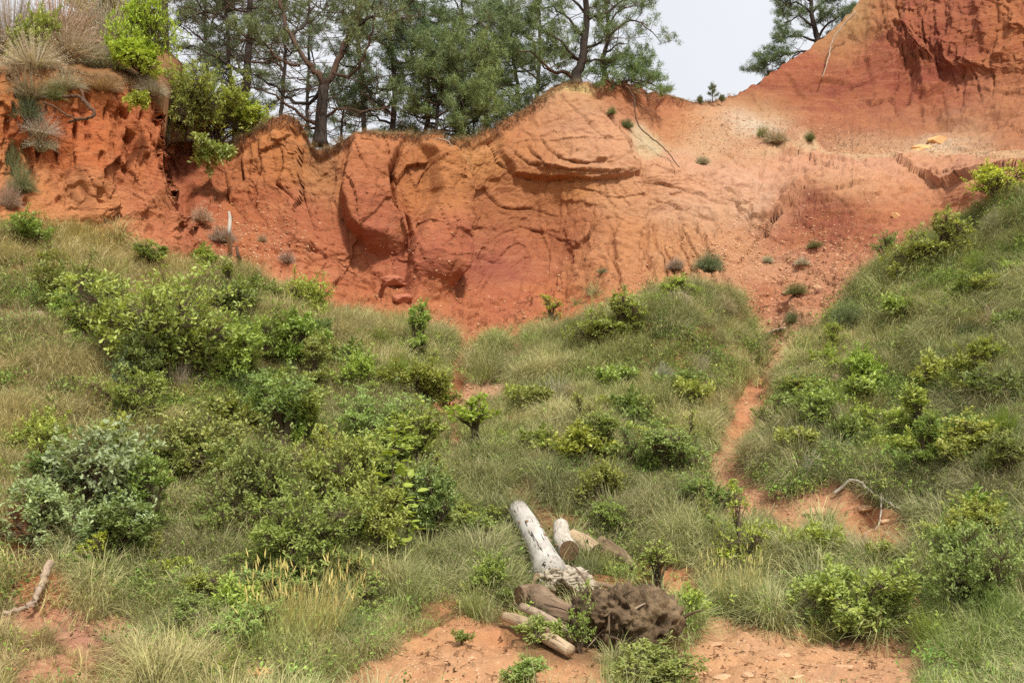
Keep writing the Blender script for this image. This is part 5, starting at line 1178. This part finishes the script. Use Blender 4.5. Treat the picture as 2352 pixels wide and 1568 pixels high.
# colour of the meadow by place: straw, grey, green
MEAD = [(250,560,200,50,(196,166,106)),(120,650,120,60,(170,152,104)),(250,1000,130,90,(196,172,112)),(120,850,110,80,(180,160,108)),(620,700,120,60,(160,150,96)),(760,780,110,60,(172,158,98)),(950,780,80,50,(172,168,104)),
 (480,1120,120,80,(166,152,92)),(350,1100,120,80,(164,150,96)),(400,1300,150,70,(120,124,70)),(480,1200,90,60,(150,142,88)),(560,1400,150,80,(104,118,56)),(800,1400,150,90,(116,136,64)),(200,1480,200,70,(160,132,88)),
 (1000,1250,120,100,(112,132,64)),(1000,1100,100,90,(150,150,92)),(1160,1050,110,60,(150,156,94)),(1200,850,120,60,(156,164,96)),(1300,950,150,70,(164,160,104)),(1450,900,160,70,(160,156,100)),(1580,780,140,60,(152,156,98)),
 (1600,950,120,70,(158,150,100)),(1400,1050,160,60,(140,140,92)),(1500,1180,170,70,(104,126,64)),(1600,1100,110,70,(122,136,76)),(1300,1130,90,50,(124,130,76)),(1620,1300,110,60,(136,140,74)),(1400,1300,100,50,(110,132,64)),
 (1850,830,80,50,(166,154,100)),(2050,650,120,60,(138,148,84)),(2200,560,130,80,(116,134,68)),(2000,780,110,60,(142,148,88)),(2200,760,140,80,(110,130,74)),(2300,950,120,110,(92,116,62)),(2000,1050,150,60,(100,110,66)),(1820,1050,100,50,(126,124,72)),
 (2150,1100,160,80,(86,102,58)),(2100,1200,160,80,(110,124,66)),(2250,1350,150,120,(96,130,52)),(2200,1500,150,80,(102,140,52)),(1900,1400,120,60,(104,128,60)),(1000,1380,140,60,(124,144,70)),(1450,1540,150,50,(110,136,60)),(700,1500,200,50,(150,146,76))]
def meadow_colour(i, j, r):
    x = PX[i, j] + r.normal(size=len(i)) * 38; y = PY[i, j] + r.normal(size=len(i)) * 26
    a = np.zeros((len(i), 3)); w_ = np.zeros(len(i))
    for mx, my, rx, ry, c in MEAD:
        w = np.exp(-(((x - mx) / rx) ** 2 + ((y - my) / ry) ** 2)) + 1e-5 / (1 + ((x - mx) / rx) ** 2 + ((y - my) / ry) ** 2); a += w[:, None] * np.array(lin(*c)); w_ += w
    return a / w_[:, None]
tm = [tuft_mesh('tuft', 300 + k, 52, .09, .34 + .03 * k, .7, 1.4, .0075, 0) for k in range(4)]
tm += [tuft_mesh('tuft_flower', 310 + k, 34, .13, .46, .4, .8, .0055, 5, 3, .035) for k in range(3)]
tm += [tuft_mesh('tuft_large', 316 + k, 190, .15, .62, .75, 1.5, .008, 0) for k in range(3)]
tm[2] = tuft_mesh('tuft_thatch', 340, 60, .14, .40, 1.15, 1.5, .007, 0); tm[3] = tuft_mesh('tuft_broad', 341, 26, .07, .36, .6, 1.1, .014, 0)
for m_ in tm: m_.materials.append(M_IGRASS)
NT = 28000
p, i, j, r = sample(NT, vegd * (0.35 + 0.9 * sstep(-.35, .25, g2)), seed=5)
cc = meadow_colour(i, j, r)
patch = fbm(p * 1.4, 3, 91)[:, None]; dryness = np.clip(.5 + 1.1 * patch + r.normal(size=(NT, 1)) * .22, 0, 1)
straw = np.array(lin(188, 176, 132)); green = np.array(lin(118, 140, 66))
cc = cc * .7 + .3 * np.array(lin(140, 152, 104)); cols = cc * .66 + .34 * (straw * dryness + green * (1 - dryness)); cols = cols * (1.12 + .45 * sstep(-.3, .3, fbm(p * .55, 2, 98)))[:, None] * r.uniform(.65, 1.25, (NT, 1))
idx = np.where(r.uniform(0, 1, NT) < .22 + .3 * dryness[:, 0], r.integers(4, 7, NT), r.integers(0, 4, NT))
cols[idx >= 4] = cols[idx >= 4] * .6 + .4 * straw * 1.15
cols[idx == 2] = cols[idx == 2] * .45 + .55 * np.array(lin(186, 172, 138))
big = r.uniform(0, 1, NT) < .08 + .16 * sstep(-.1, .3, fbm(p * .7, 2, 97)); idx = np.where(big, r.integers(7, 10, NT), idx)
cols[big] = cols[big] * .7 + .3 * np.array(lin(176, 168, 140)) * r.uniform(.6, 1.3, (int(big.sum()), 1))
near = sstep(10, 13, p[:, 1]) * .15 + .85
sc = r.uniform(.6, 1.35, NT) * near * (1 - .35 * sstep(-.1, .4, fbm(p * .8, 2, 93)))
rots = np.stack([r.normal(size=NT) * .18, r.normal(size=NT) * .18, r.uniform(0, 6.28, NT)], -1)
gn_scatter('meadow_grass', p, rots, sc, idx, cols, tm)
# low leafy herbs and oak seedlings between the grass
hm = []
for k in range(4):
    rr = np.random.default_rng(330 + k); n = 26; tp = rr.normal(size=(n, 3)) * np.array([.14, .14, .05]) + np.array([0, 0, .12])
    V, F, t = rosettes(tp, np.tile([0, 0, 1.], (n, 1)), 3, .05 if k < 2 else .035, LEAF_OAK if k < 2 else LEAF_SIMPLE, rr); V[:, 2] = np.maximum(V[:, 2], .01)
    me = mesh_np('herb', V, F, False); vflt(me, 'tint', t); me.materials.append(M_IGRASS); hm.append(me)
NH = 9000
hd = vegd * (0.12 + 0.88 * sstep(.0, .35, fbm(POS * .9, 3, 95))) * (0.5 + blob(1250, 1250, 300, 180) + blob(2150, 1000, 250, 500) + blob(500, 1200, 400, 200))
p, i, j, r = sample(NH, hd, seed=6)
cols = np.array(lin(130, 150, 74)) * r.uniform(.5, 1.6, (NH, 1)) * np.array([1, 1, 1]); cols[:, 0] *= r.uniform(.8, 1.2, NH)
gn_scatter('leafy_ground_cover', p, np.stack([r.normal(size=NH) * .25, r.normal(size=NH) * .25, r.uniform(0, 6.28, NH)], -1), r.uniform(.6, 1.25, NH), r.integers(0, 4, NH), cols, hm)
# sparse turf and rootlets fringing the rim
NRm = 1500
r = np.random.default_rng(9); jj = r.integers(0, int(NC * .66), NRm); pr = POS[-1 - r.integers(0, 5, NRm), jj] + r.normal(size=(NRm, 3)) * .05
rc = np.array(lin(170, 146, 108)) * r.uniform(.5, 1.2, (NRm, 1))
gn_scatter('rim_turf', pr, np.stack([r.uniform(-.4, 1.2, NRm), r.normal(size=NRm) * .3, r.normal(size=NRm) * .3], -1), r.uniform(.2, .5, NRm), r.integers(0, 7, NRm), rc, tm)
# chips of stone
def stone_mesh(name, seed, flat=.45, sub=1, mat=M_STONE, jag=.22):
    import bmesh
    bm = bmesh.new(); bmesh.ops.create_icosphere(bm, subdivisions=sub, radius=1); rr = np.random.default_rng(seed)
    V = np.array([v.co[:] for v in bm.verts]); n = fbm(V * 1.3 + seed, 3, seed)[:, None]; V2 = V * (1 + jag * 2 * n)
    for _ in range(5):
        d = rr.normal(size=3); d /= np.linalg.norm(d); lim = rr.uniform(.55, .85); s = V2 @ d; m = s > lim; V2[m] -= np.outer(s[m] - lim, d)
    V2 = V2 * np.array([1, rr.uniform(.6, .9), flat])
    for v, c in zip(bm.verts, V2): v.co = c
    me = bpy.data.meshes.new(name); bm.to_mesh(me); bm.free(); me.materials.append(mat); return me
sm_ = [stone_mesh('chip', 400 + k, .35 + .08 * k) for k in range(5)]
NS = 16000
cd = np.clip(chips - .36, 0, 1) * bare * vis
p, i, j, r = sample(NS, cd + .05 * bare * (PY > 560) * vis, rows=(0, NG + NR - 5), seed=8)
gn_scatter('stone_chips', p, r.normal(size=(NS, 3)) * np.array([.25, .25, 3]), .010 + .045 * r.uniform(0, 1, NS) ** 3.0 * (.35 + .65 * sstep(11, 20, p[:, 1])), r.integers(0, 5, NS), np.ones((NS, 3)), sm_)

lt = []
for k in range(4):
    rr = np.random.default_rng(360 + k); n = 5
    V, F, m = leaves(rr.normal(size=(n, 3)) * np.array([.07, .07, .004]) + np.array([0, 0, .012]), rr.normal(size=(n, 3)) * np.array([1, 1, .15]), rr.uniform(.03, .06, n), LEAF_SIMPLE, rr, 3.0)
    tv, tf = tubes([(np.array([[0, 0, .01], [.04, .01, .012], [.09, .0, .012]]) @ np.array(Matrix.Rotation(k, 3, 'Z')), np.array([.003, .0025, .002]))], 4, False)
    me = mesh_np('litter', np.vstack([V, tv]), [np.vstack([F, tf[0] + len(V)])], False); vflt(me, 'tint', rr.uniform(0, 1, len(me.vertices))); me.materials.append(M_IGRASS); lt.append(me)
NL = 2600
p, i, j, r = sample(NL, bare * vis * (PY > 640) * 1.0 + .15 * vegd, rows=(0, NG + 60), seed=18)
lc = np.array([lin(150, 112, 78), lin(120, 84, 60), lin(176, 150, 118), lin(104, 76, 56)])[r.integers(0, 4, NL)] * r.uniform(.7, 1.2, (NL, 1))
gn_scatter('leaf_litter', p, np.stack([r.normal(size=NL) * .2, r.normal(size=NL) * .2, r.uniform(0, 6.28, NL)], -1), r.uniform(.6, 1.4, NL), r.integers(0, 4, NL), lc, lt)

# single stones one can tell apart
STN = [(592,1545,44,.5,1,'large tan boulder at the bottom edge left of the orange ground'),(545,1575,34,.3,1,'flat stone at the bottom edge left of the tan boulder'),(1660,1420,20,.4,0,'oval stone below the wide grass tussock'),
 (1640,1475,26,.25,0,'thin slab at the left side of the right path'),(1990,1155,24,.4,0,'flat tan stone at the end of the bare grey branch'),(2035,1182,14,.5,0,'small stone under the bare grey branch'),
 (1876,1152,30,.3,0,'pale slab on the bare shoulder left of the bank tufts'),(1722,1148,16,.45,0,'small stone left of the pale slab'),(1805,1122,20,.4,0,'stone beside the fallen pale stick'),
 (2055,498,10,.9,1,'pale upright stone lodged in the upper right clay'),(1905,878,34,.25,0,'flat stone left of the sawn stump'),(2000,1190,18,.4,0,'stone below the branch fork'),(1720,1540,20,.3,0,'stone in the middle of the right foreground'),
 (1830,1530,18,.3,0,'stone right of the middle of the right foreground'),(1940,1520,22,.25,0,'flat stone near the lush grass'),(1800,1480,18,.35,0,'stone on the upper edge of the right foreground'),(1085,1520,12,.4,0,'small pale stone on the orange ground'),
 (1790,790,22,.35,1,'stone step in the gully'),(1770,775,16,.35,1,'small stone behind the gully step'),(1745,830,26,.4,1,'rounded clay block at the gully lip'),(1810,668,14,.5,0,'stone on the scree path above the gully'),(1880,665,12,.5,0,'stone on the scree path, right of the other'),
 (900,665,34,.5,2,'detached clay block at the cliff foot'),(925,690,26,.5,2,'lower detached clay block at the cliff foot'),(2150,325,30,.5,1,'cream boulder half buried in the upper right slope'),(2115,345,30,.35,1,'low cream boulder left of the half buried one'),
 (1600,1520,16,.3,0,'stone by the foreground oak'),(1655,1548,26,.2,0,'thin slab at the bottom right of the foreground oak')]
M_CLAYB = stone_material('clay_block', lin(164, 98, 72), lin(178, 110, 80))
for k, (x, y, w, fl, ty, lb) in enumerate(STN):
    p = G(x, y); R_ = w * p[1] / FPX / 1.0; me = stone_mesh('stone', 500 + k, fl, 3, (M_STONE, M_TANSTONE, M_CLAYB)[ty], .26)
    o = link('stone', me); o.location = p + np.array([0, 0, R_ * fl * .12]); o.scale = (R_,) * 3; o.rotation_euler = (rng.normal() * .1, rng.normal() * .1, rng.uniform(-.6, .6)); tag(o, lb, 'stone', 'single stones')

# ------------------------------------------------------------------ dead wood
def grain_attr(me, c, sides):
    n = len(c); L_ = np.concatenate([[0], np.cumsum(np.linalg.norm(np.diff(c, axis=0), axis=1))]); a = np.arange(sides) * 2 * np.pi / sides
    g_ = np.zeros((len(me.vertices), 3), np.float32); g_[:n * sides] = np.stack([np.tile(np.cos(a) * .16, n), np.tile(np.sin(a) * .16, n), np.repeat(L_, sides)], -1); g_[n * sides:, 2] = 5
    at = me.attributes.new('grain', 'FLOAT_VECTOR', 'POINT'); at.data.foreach_set('vector', g_.ravel()); return me
def log_thing(name, label, cat, pts, radii, mat, seed, sides=20, knots=0, cut0=None, cut1=None, rough=.03, group=None, n=26, flare=None):
    r = np.random.default_rng(seed); P = np.array(pts, float); c = spline(P, n); rad = np.interp(np.linspace(0, 1, n), np.linspace(0, 1, len(radii)), radii)
    org = c[0].copy(); c = c - org
    t = thing(name, label, cat, org, group)
    V, F = tubes([(c, rad)], sides, True)
    m = n * sides; cen = np.repeat(c, sides, 0); d = V[:m] - cen
    nz = fbm(V[:m] * np.array([5, 5, 5]) + seed, 3, seed) ; V[:m] = cen + d * (1 + rough * 4 * nz[:, None] + rough * .6 * r.normal(size=(m, 1)))
    link('wood', grain_attr(mesh_np('wood', V, F), c, sides), mat, t)
    for end, cm in ((0, cut0), (-1, cut1)):
        if cm is None: continue
        ax = c[end] - c[1 if end == 0 else -2]; ax /= np.linalg.norm(ax); ring = V[:sides] if end == 0 else V[(n - 1) * sides:m]
        cc_ = ring.mean(0); R2 = np.concatenate([(ring - cc_) * .97 + cc_ + ax * .004, [cc_ + ax * .006]]); jj = np.arange(sides)
        Vl = R2 - cc_; q_ = Vector(ax).to_track_quat('Z', 'Y'); Mi = np.array(q_.to_matrix().transposed()); Vl = Vl @ Mi.T
        T = np.stack([jj, (jj + 1) % sides, np.full(sides, sides)], -1); Tr = T[:, ::-1]
        o = link('cut_face', mesh_np('cut_face', Vl, T, False), cm, t); o.location = cc_; o.rotation_mode = 'QUATERNION'; o.rotation_quaternion = q_
    for k in range(knots):
        i = r.integers(3, n - 3); a = r.uniform(0, 6.28); tan = c[i + 1] - c[i]; tan /= np.linalg.norm(tan); s_ = np.cross(tan, [0, 0, 1.]); s_ /= np.linalg.norm(s_); u_ = np.cross(s_, tan)
        d = s_ * math.cos(a) + u_ * abs(math.sin(a)); d[1] -= .3; d /= np.linalg.norm(d)
        kv, kf = tubes([(np.array([c[i] + d * rad[i] * .8, c[i] + d * (rad[i] + .035)]), np.array([.03, .017]))], 7); link('knot', mesh_np('knot', kv, kf), M_BROWNLOG, t)
    return t
def S(x, y, Y): return unproject(x, y, Y)
def LG(x, y, lift):
    """point seen at image pixel (x, y) that stands 'lift' metres above the ground beneath it"""
    j = int(round((x + 420) / 3200 * (NC - 1))); Yc, Zc = POS[:NG, j, 1], POS[:NG, j, 2]; h = G(x, y); c0 = np.array([0, 0, CAMZ])
    for s_ in np.linspace(1.0, .6, 400):
        q_ = c0 + (h - c0) * s_
        if q_[2] - np.interp(q_[1], Yc, Zc) >= lift: return q_
    return q_
# the trunk rises off its root mass up the slope
log_thing('fallen_tree', 'bleached white fallen tree trunk lying up the slope behind the dark root mass', 'fallen tree',
   [LG(1190,1156,.27), (LG(1190,1156,.27) + LG(1264,1325,.28)) / 2 + np.array([.0, 0, .05]), LG(1264,1325,.28)], [.145,.15,.155,.16,.2], M_DEAD, 601, 28, 5, None, None, .008, n=40)
def lump(name, cs, mat, seed, sub=5, amp=.35, freq=2.2, parent=None, rough=0.25):
    """an irregular mass: union of noisy ellipsoids"""
    import bmesh
    Vs, Fs, off = [], [], 0
    for k, (c, R3) in enumerate(cs):
        bm = bmesh.new(); bmesh.ops.create_icosphere(bm, subdivisions=sub, radius=1)
        V = np.array([v.co[:] for v in bm.verts]); F = np.array([[v.index for v in f.verts] for f in bm.faces]); bm.free()
        W = V * np.array(R3) + np.array(c); n1 = fbm(W * freq + seed, 4, seed); n2 = 1 - 2 * np.abs(fbm(W * freq * 2.6 + 7, 3, seed + 3)); n3 = fbm(W * 22, 3, seed + 5)
        W = np.array(c) + V * np.array(R3) * (1 + amp * n1 + rough * .6 * (n2 - .4) + .5 * rough * n3 - .30 * rough * sstep(.1, .4, fbm(W * 9 + 3, 2, seed + 9)))[:, None]
        Vs.append(W); Fs.append(F + off); off += len(V)
    return mesh_np(name, np.concatenate(Vs), np.concatenate(Fs))
rb = LG(1435, 1418, .36); RM = thing('root_mass', 'big dark crumbling root mass of the white trunk, pitted and earthy', 'root mass', rb)
me = lump('root_ball', [((.24, -.08, -.03), (.30, .28, .30)), ((-.24, .05, .05), (.30, .28, .19)), ((.02, 0, .04), (.31, .30, .25)), ((.10, .02, -.18), (.38, .30, .2))], M_ROOTBALL, 41, 5, .22, 3.0, None, .5); link('root_ball', me, M_ROOTBALL, RM)
rc_ = LG(1275, 1325, .25) - rb
me = lump('root_collar', [((rc_[0] - .06, rc_[1], rc_[2] - .05), (.20, .2, .15)), ((rc_[0] + .17, rc_[1] - .08, rc_[2] - .07), (.26, .18, .10)), ((rc_[0] - .12, rc_[1] - .05, rc_[2] - .16), (.15, .16, .13)), ((rc_[0] + .36, rc_[1] - .2, rc_[2] - .16), (.18, .15, .08))], M_HOLLOW, 43, 5, .35, 5, None, .7); link('root_collar', me, M_HOLLOW, RM)
rr_ = np.random.default_rng(55)
for k in range(12):
    d = rr_.normal(size=3) * np.array([1, .7, .7]); d[1] = -abs(d[1]); d /= np.linalg.norm(d); o_ = np.array([rr_.uniform(-.35, .4), 0, .02]) + d * np.array([.26, .3, .26]); l_ = rr_.uniform(.08, .24); w_ = rr_.normal(size=3) * .06
    c_ = spline([o_, o_ + d * l_ * .5 + w_, o_ + d * l_ + w_ * 2.2 - np.array([0, 0, .05])], 7); v, f = tubes([(c_, np.linspace(rr_.uniform(.012, .026), .004, 7))], 6); link('root', grain_attr(mesh_np('root', v, f), c_, 6), M_ROOT if k % 3 == 0 else M_BROWNLOG, RM)
for k, (x0, y0, x1, y1, ra) in enumerate([(1330,1345,1420,1352,.05),(1240,1320,1222,1345,.05),(1300,1370,1390,1400,.04)]):
    v, f = tubes([(spline([S(x0, y0, 12.4) - rb, S((x0 + x1) / 2, (y0 + y1) / 2 - 8, 12.2) - rb, S(x1, y1, 12.1) - rb], 8), np.linspace(ra, ra * .5, 8))], 8); link('root', mesh_np('root', v, f), M_BROWNLOG, RM)
log_thing('log', 'short bleached grey log with sawn dark end, right of the white trunk', 'log', [LG(1288,1196,.28), LG(1295,1230,.28), LG(1307,1262,.28)], [.11,.13,.135], M_GREYLOG, 602, 22, 2, None, M_CUT, .02)
log_thing('log', 'tan log with round sawn face beside the short grey log', 'log', [LG(1312,1220,.22), LG(1338,1236,.22), LG(1368,1252,.22)], [.12,.135,.14], M_TANLOG, 603, 22, 1, None, M_CUT, .02)
log_thing('log', 'splintered brown log with pale broken tip, rightmost of the logs', 'log', [LG(1372,1238,.22), LG(1402,1252,.2), LG(1430,1268,.17), LG(1456,1288,.1)], [.14,.13,.09,.05], M_BROWNLOG, 604, 16, 2, None, None, .06)
log_thing('log', 'thick peeling log under the root collar', 'log', [LG(1194,1380,.2), LG(1230,1378,.2), LG(1280,1398,.18), LG(1325,1430,.14)], [.11,.13,.14,.12], M_BROWNLOG, 605, 18, 0, M_CUT, None, .05)
log_thing('fallen_branch', 'long tan fallen branch lying lowest over the bare ground', 'fallen branch', [LG(1158,1408,.12), LG(1200,1425,.12), LG(1250,1465,.11), LG(1312,1503,.1)], [.05,.07,.075,.06], M_TANLOG, 606, 14, 1, None, None, .03)
log_thing('fallen_branch', 'thinner curved branch above the long tan one', 'fallen branch', [LG(1197,1396,.2), LG(1235,1406,.2), LG(1280,1432,.18), LG(1318,1485,.1)], [.04,.05,.05,.035], M_ROOT, 607, 12, 0, None, None, .04)
log_thing('fallen_branch', 'short pale branch stub beside the curved branch', 'fallen branch', [LG(1225,1440,.1), LG(1262,1462,.1), LG(1285,1492,.08)], [.03,.04,.035], M_ROOT, 613, 10, 0, None, None, .04)
log_thing('log', 'small chunk of brown log in the bramble left of the white trunk', 'log', [LG(1098,1232,.15), LG(1120,1226,.15), LG(1135,1220,.15)], [.06,.09,.08], M_BROWNLOG, 608, 14, 0, M_CUT, None, .05)
def stump(px, py, wpx, hpx, label, tilt=.3, seed=1):
    p = G(px, py); R_ = wpx * p[1] / FPX / 2; h = hpx * p[1] / FPX
    return log_thing('tree_stump', label, 'stump', [p + np.array([0, 0, -.15]), p + np.array([0, -.05, h * .5]), p + np.array([0, -tilt * h, h])], [R_ * 1.2, R_ * 1.05, R_], M_BROWNLOG, seed, 20, 0, None, M_CUTPALE, .03, n=10)
stump(90, 752, 36, 22, 'weathered sawn stump in the grass at the left edge', .9, 609)
stump(1918, 885, 50, 10, 'low sawn stump on the right slope under the bright oak shrub', .2, 610)
log_thing('grey_snag', 'upright bare grey snag at the foot of the scree right of the bluff', 'dead trunk', [G(530, 575) + np.array([0, 0, -.1]), S(526,540,24.6), S(528,505,24.6), S(526,486,24.6)], [.07,.055,.05,.03], M_GREYLOG, 611, 12, 2, None, None, .05)
log_thing('grey_snag', 'short dark broken snag right of the upright bare one', 'dead trunk', [G(552, 610), S(548,590,24.2), S(543,565,24.2)], [.06,.05,.03], M_DARKROOT, 612, 10, 0, None, None, .05)
def stick(label, pts, r0, r1, mat, seed, forks=(), name='dead_branch', cat='branch'):
    r = np.random.default_rng(seed); P = np.array(pts); org = P[0].copy(); P = P - org; n = 6 * len(P); c = spline(P, n) + r.normal(size=(n, 3)) * r0 * .25
    v, f = tubes([(c, np.linspace(r0, r1, n))], 8); t = thing(name, label, cat, org); link('main_stem', grain_attr(mesh_np('main_stem', v, f), c, 8), mat, t)
    for fk in forks:
        q_ = np.array(fk) - org; m = 5 * len(q_); c2 = spline(q_, m) + r.normal(size=(m, 3)) * r0 * .15; v, f = tubes([(c2, np.linspace(r0 * .6, r1 * .6, m))], 6); link('fork', grain_attr(mesh_np('fork', v, f), c2, 6), mat, t)
    return t
def GS(x, y, dz=.06, dy=-.05):
    p = G(x, y); return p + np.array([0, dy, dz])
stick('long bare grey branch lying across the eroded bank on the right', [GS(1912,1133), GS(1960,1142,.12), GS(2010,1158,.14), GS(2060,1168,.1), GS(2108,1182)], .024, .010, M_GREYLOG, 701, [[GS(2022,1158,.12), GS(2018,1180,.05), GS(2008,1205,.03)]])
stick('pale stick on the stones at the path bend', [GS(1775,1108), GS(1800,1098,.08), GS(1825,1085,.1)], .035, .03, M_ROOT, 702)
stick('pale forked root poking out of the gully bank', [GS(1690,838), GS(1718,835,.12), GS(1728,822,.15), GS(1722,800,.15)], .03, .012, M_ROOT, 703, [[GS(1718,835,.12), GS(1700,848,.05), GS(1690,846)], [GS(1700,838,.1), GS(1690,830,.1), GS(1680,832)]])
stick('weathered stick lying across the gully as a step', [GS(1755,757,.1), GS(1775,762,.1), GS(1806,765,.1)], .05, .04, M_ROOT, 704)
stick('thick pale root snaking down the lower left bank', [S(116,1290,10.7), S(100,1330,10.5), S(88,1365,10.25), S(62,1392,10.05), S(10,1408,9.9)], .045, .022, M_ROOT, 705)
stick('dark crooked bare branch arching from the bluff face', [S(145,222,21.0), S(180,222,20.7), S(205,245,20.5), S(218,262,20.4), S(200,272,20.4), S(180,275,20.5), S(160,280,20.8)], .035, .03, M_DARKROOT, 706, [[S(180,275,20.5), S(150,262,20.6), S(125,245,20.8), S(100,235,21)], [S(200,245,20.5), S(190,215,20.7), S(185,205,20.8)]])
stick('thin reddish upright stick in the meadow above the logs', [GS(1318,1080,-.02), S(1320,1050,16.2), S(1316,1010,16.2)], .02, .015, M_BROWNLOG, 707)
stick('long bare root hanging down the right flank of the dome', [S(1438,196,31.0), S(1456,225,31.0), S(1458,258,30.8), S(1470,292,30.6), S(1500,320,30.2), S(1530,345,30.0), S(1560,385,29.2)], .03, .014, M_DARKROOT, 708, [[S(1440,200,31.2), S(1480,215,31.6), S(1520,212,32.4)]], 'hanging_root', 'root')
stick('pale root running down the red slope on the far right', [S(1965,28,41.0), S(1935,60,40.9), S(1912,95,40.6), S(1905,125,40.1), S(1898,150,39.4), S(1888,178,38.6)], .042, .02, M_ROOT, 709, (), 'hanging_root', 'root')
stick('tangle of pale rootlets hanging over the middle of the wall', [S(1005,318,28.0), S(1030,325,27.9), S(1045,350,27.9), S(1062,375,28.0), S(1058,400,28.1)], .025, .01, M_ROOT, 710, [[S(1035,330,27.9), S(1030,355,27.9), S(1026,370,28)], [S(1045,350,27.9), S(1075,365,28), S(1082,390,28.1)], [S(1010,318,28), S(985,330,28), S(978,326,28.1)], [S(1062,375,28), S(1072,395,28), S(1080,410,28.2)]], 'hanging_root', 'root')
# fine rootlets under the turf lip: uncountable
paths = []; r = np.random.default_rng(77)
for k in range(420):
    j = r.integers(int(NC * .26), int(NC * .62)); i = NG + NR - 1 - r.integers(2, 14); p = POS[i, j]; l = r.uniform(.15, .75) ; q_ = p + np.array([0, -.12, -.02])
    c = np.array([p, q_ + r.normal(size=3) * .04, q_ + np.array([r.normal() * .18, -.04, -l * .55]), q_ + np.array([r.normal() * .28, -.02, -l])]); paths.append((spline(c, 6), np.linspace(.007, .003, 6)))
v, f = tubes(paths, 3, False); o = link('hanging_rootlets', mesh_np('hanging_rootlets', v, f), M_DARKROOT); o['kind'] = 'stuff'
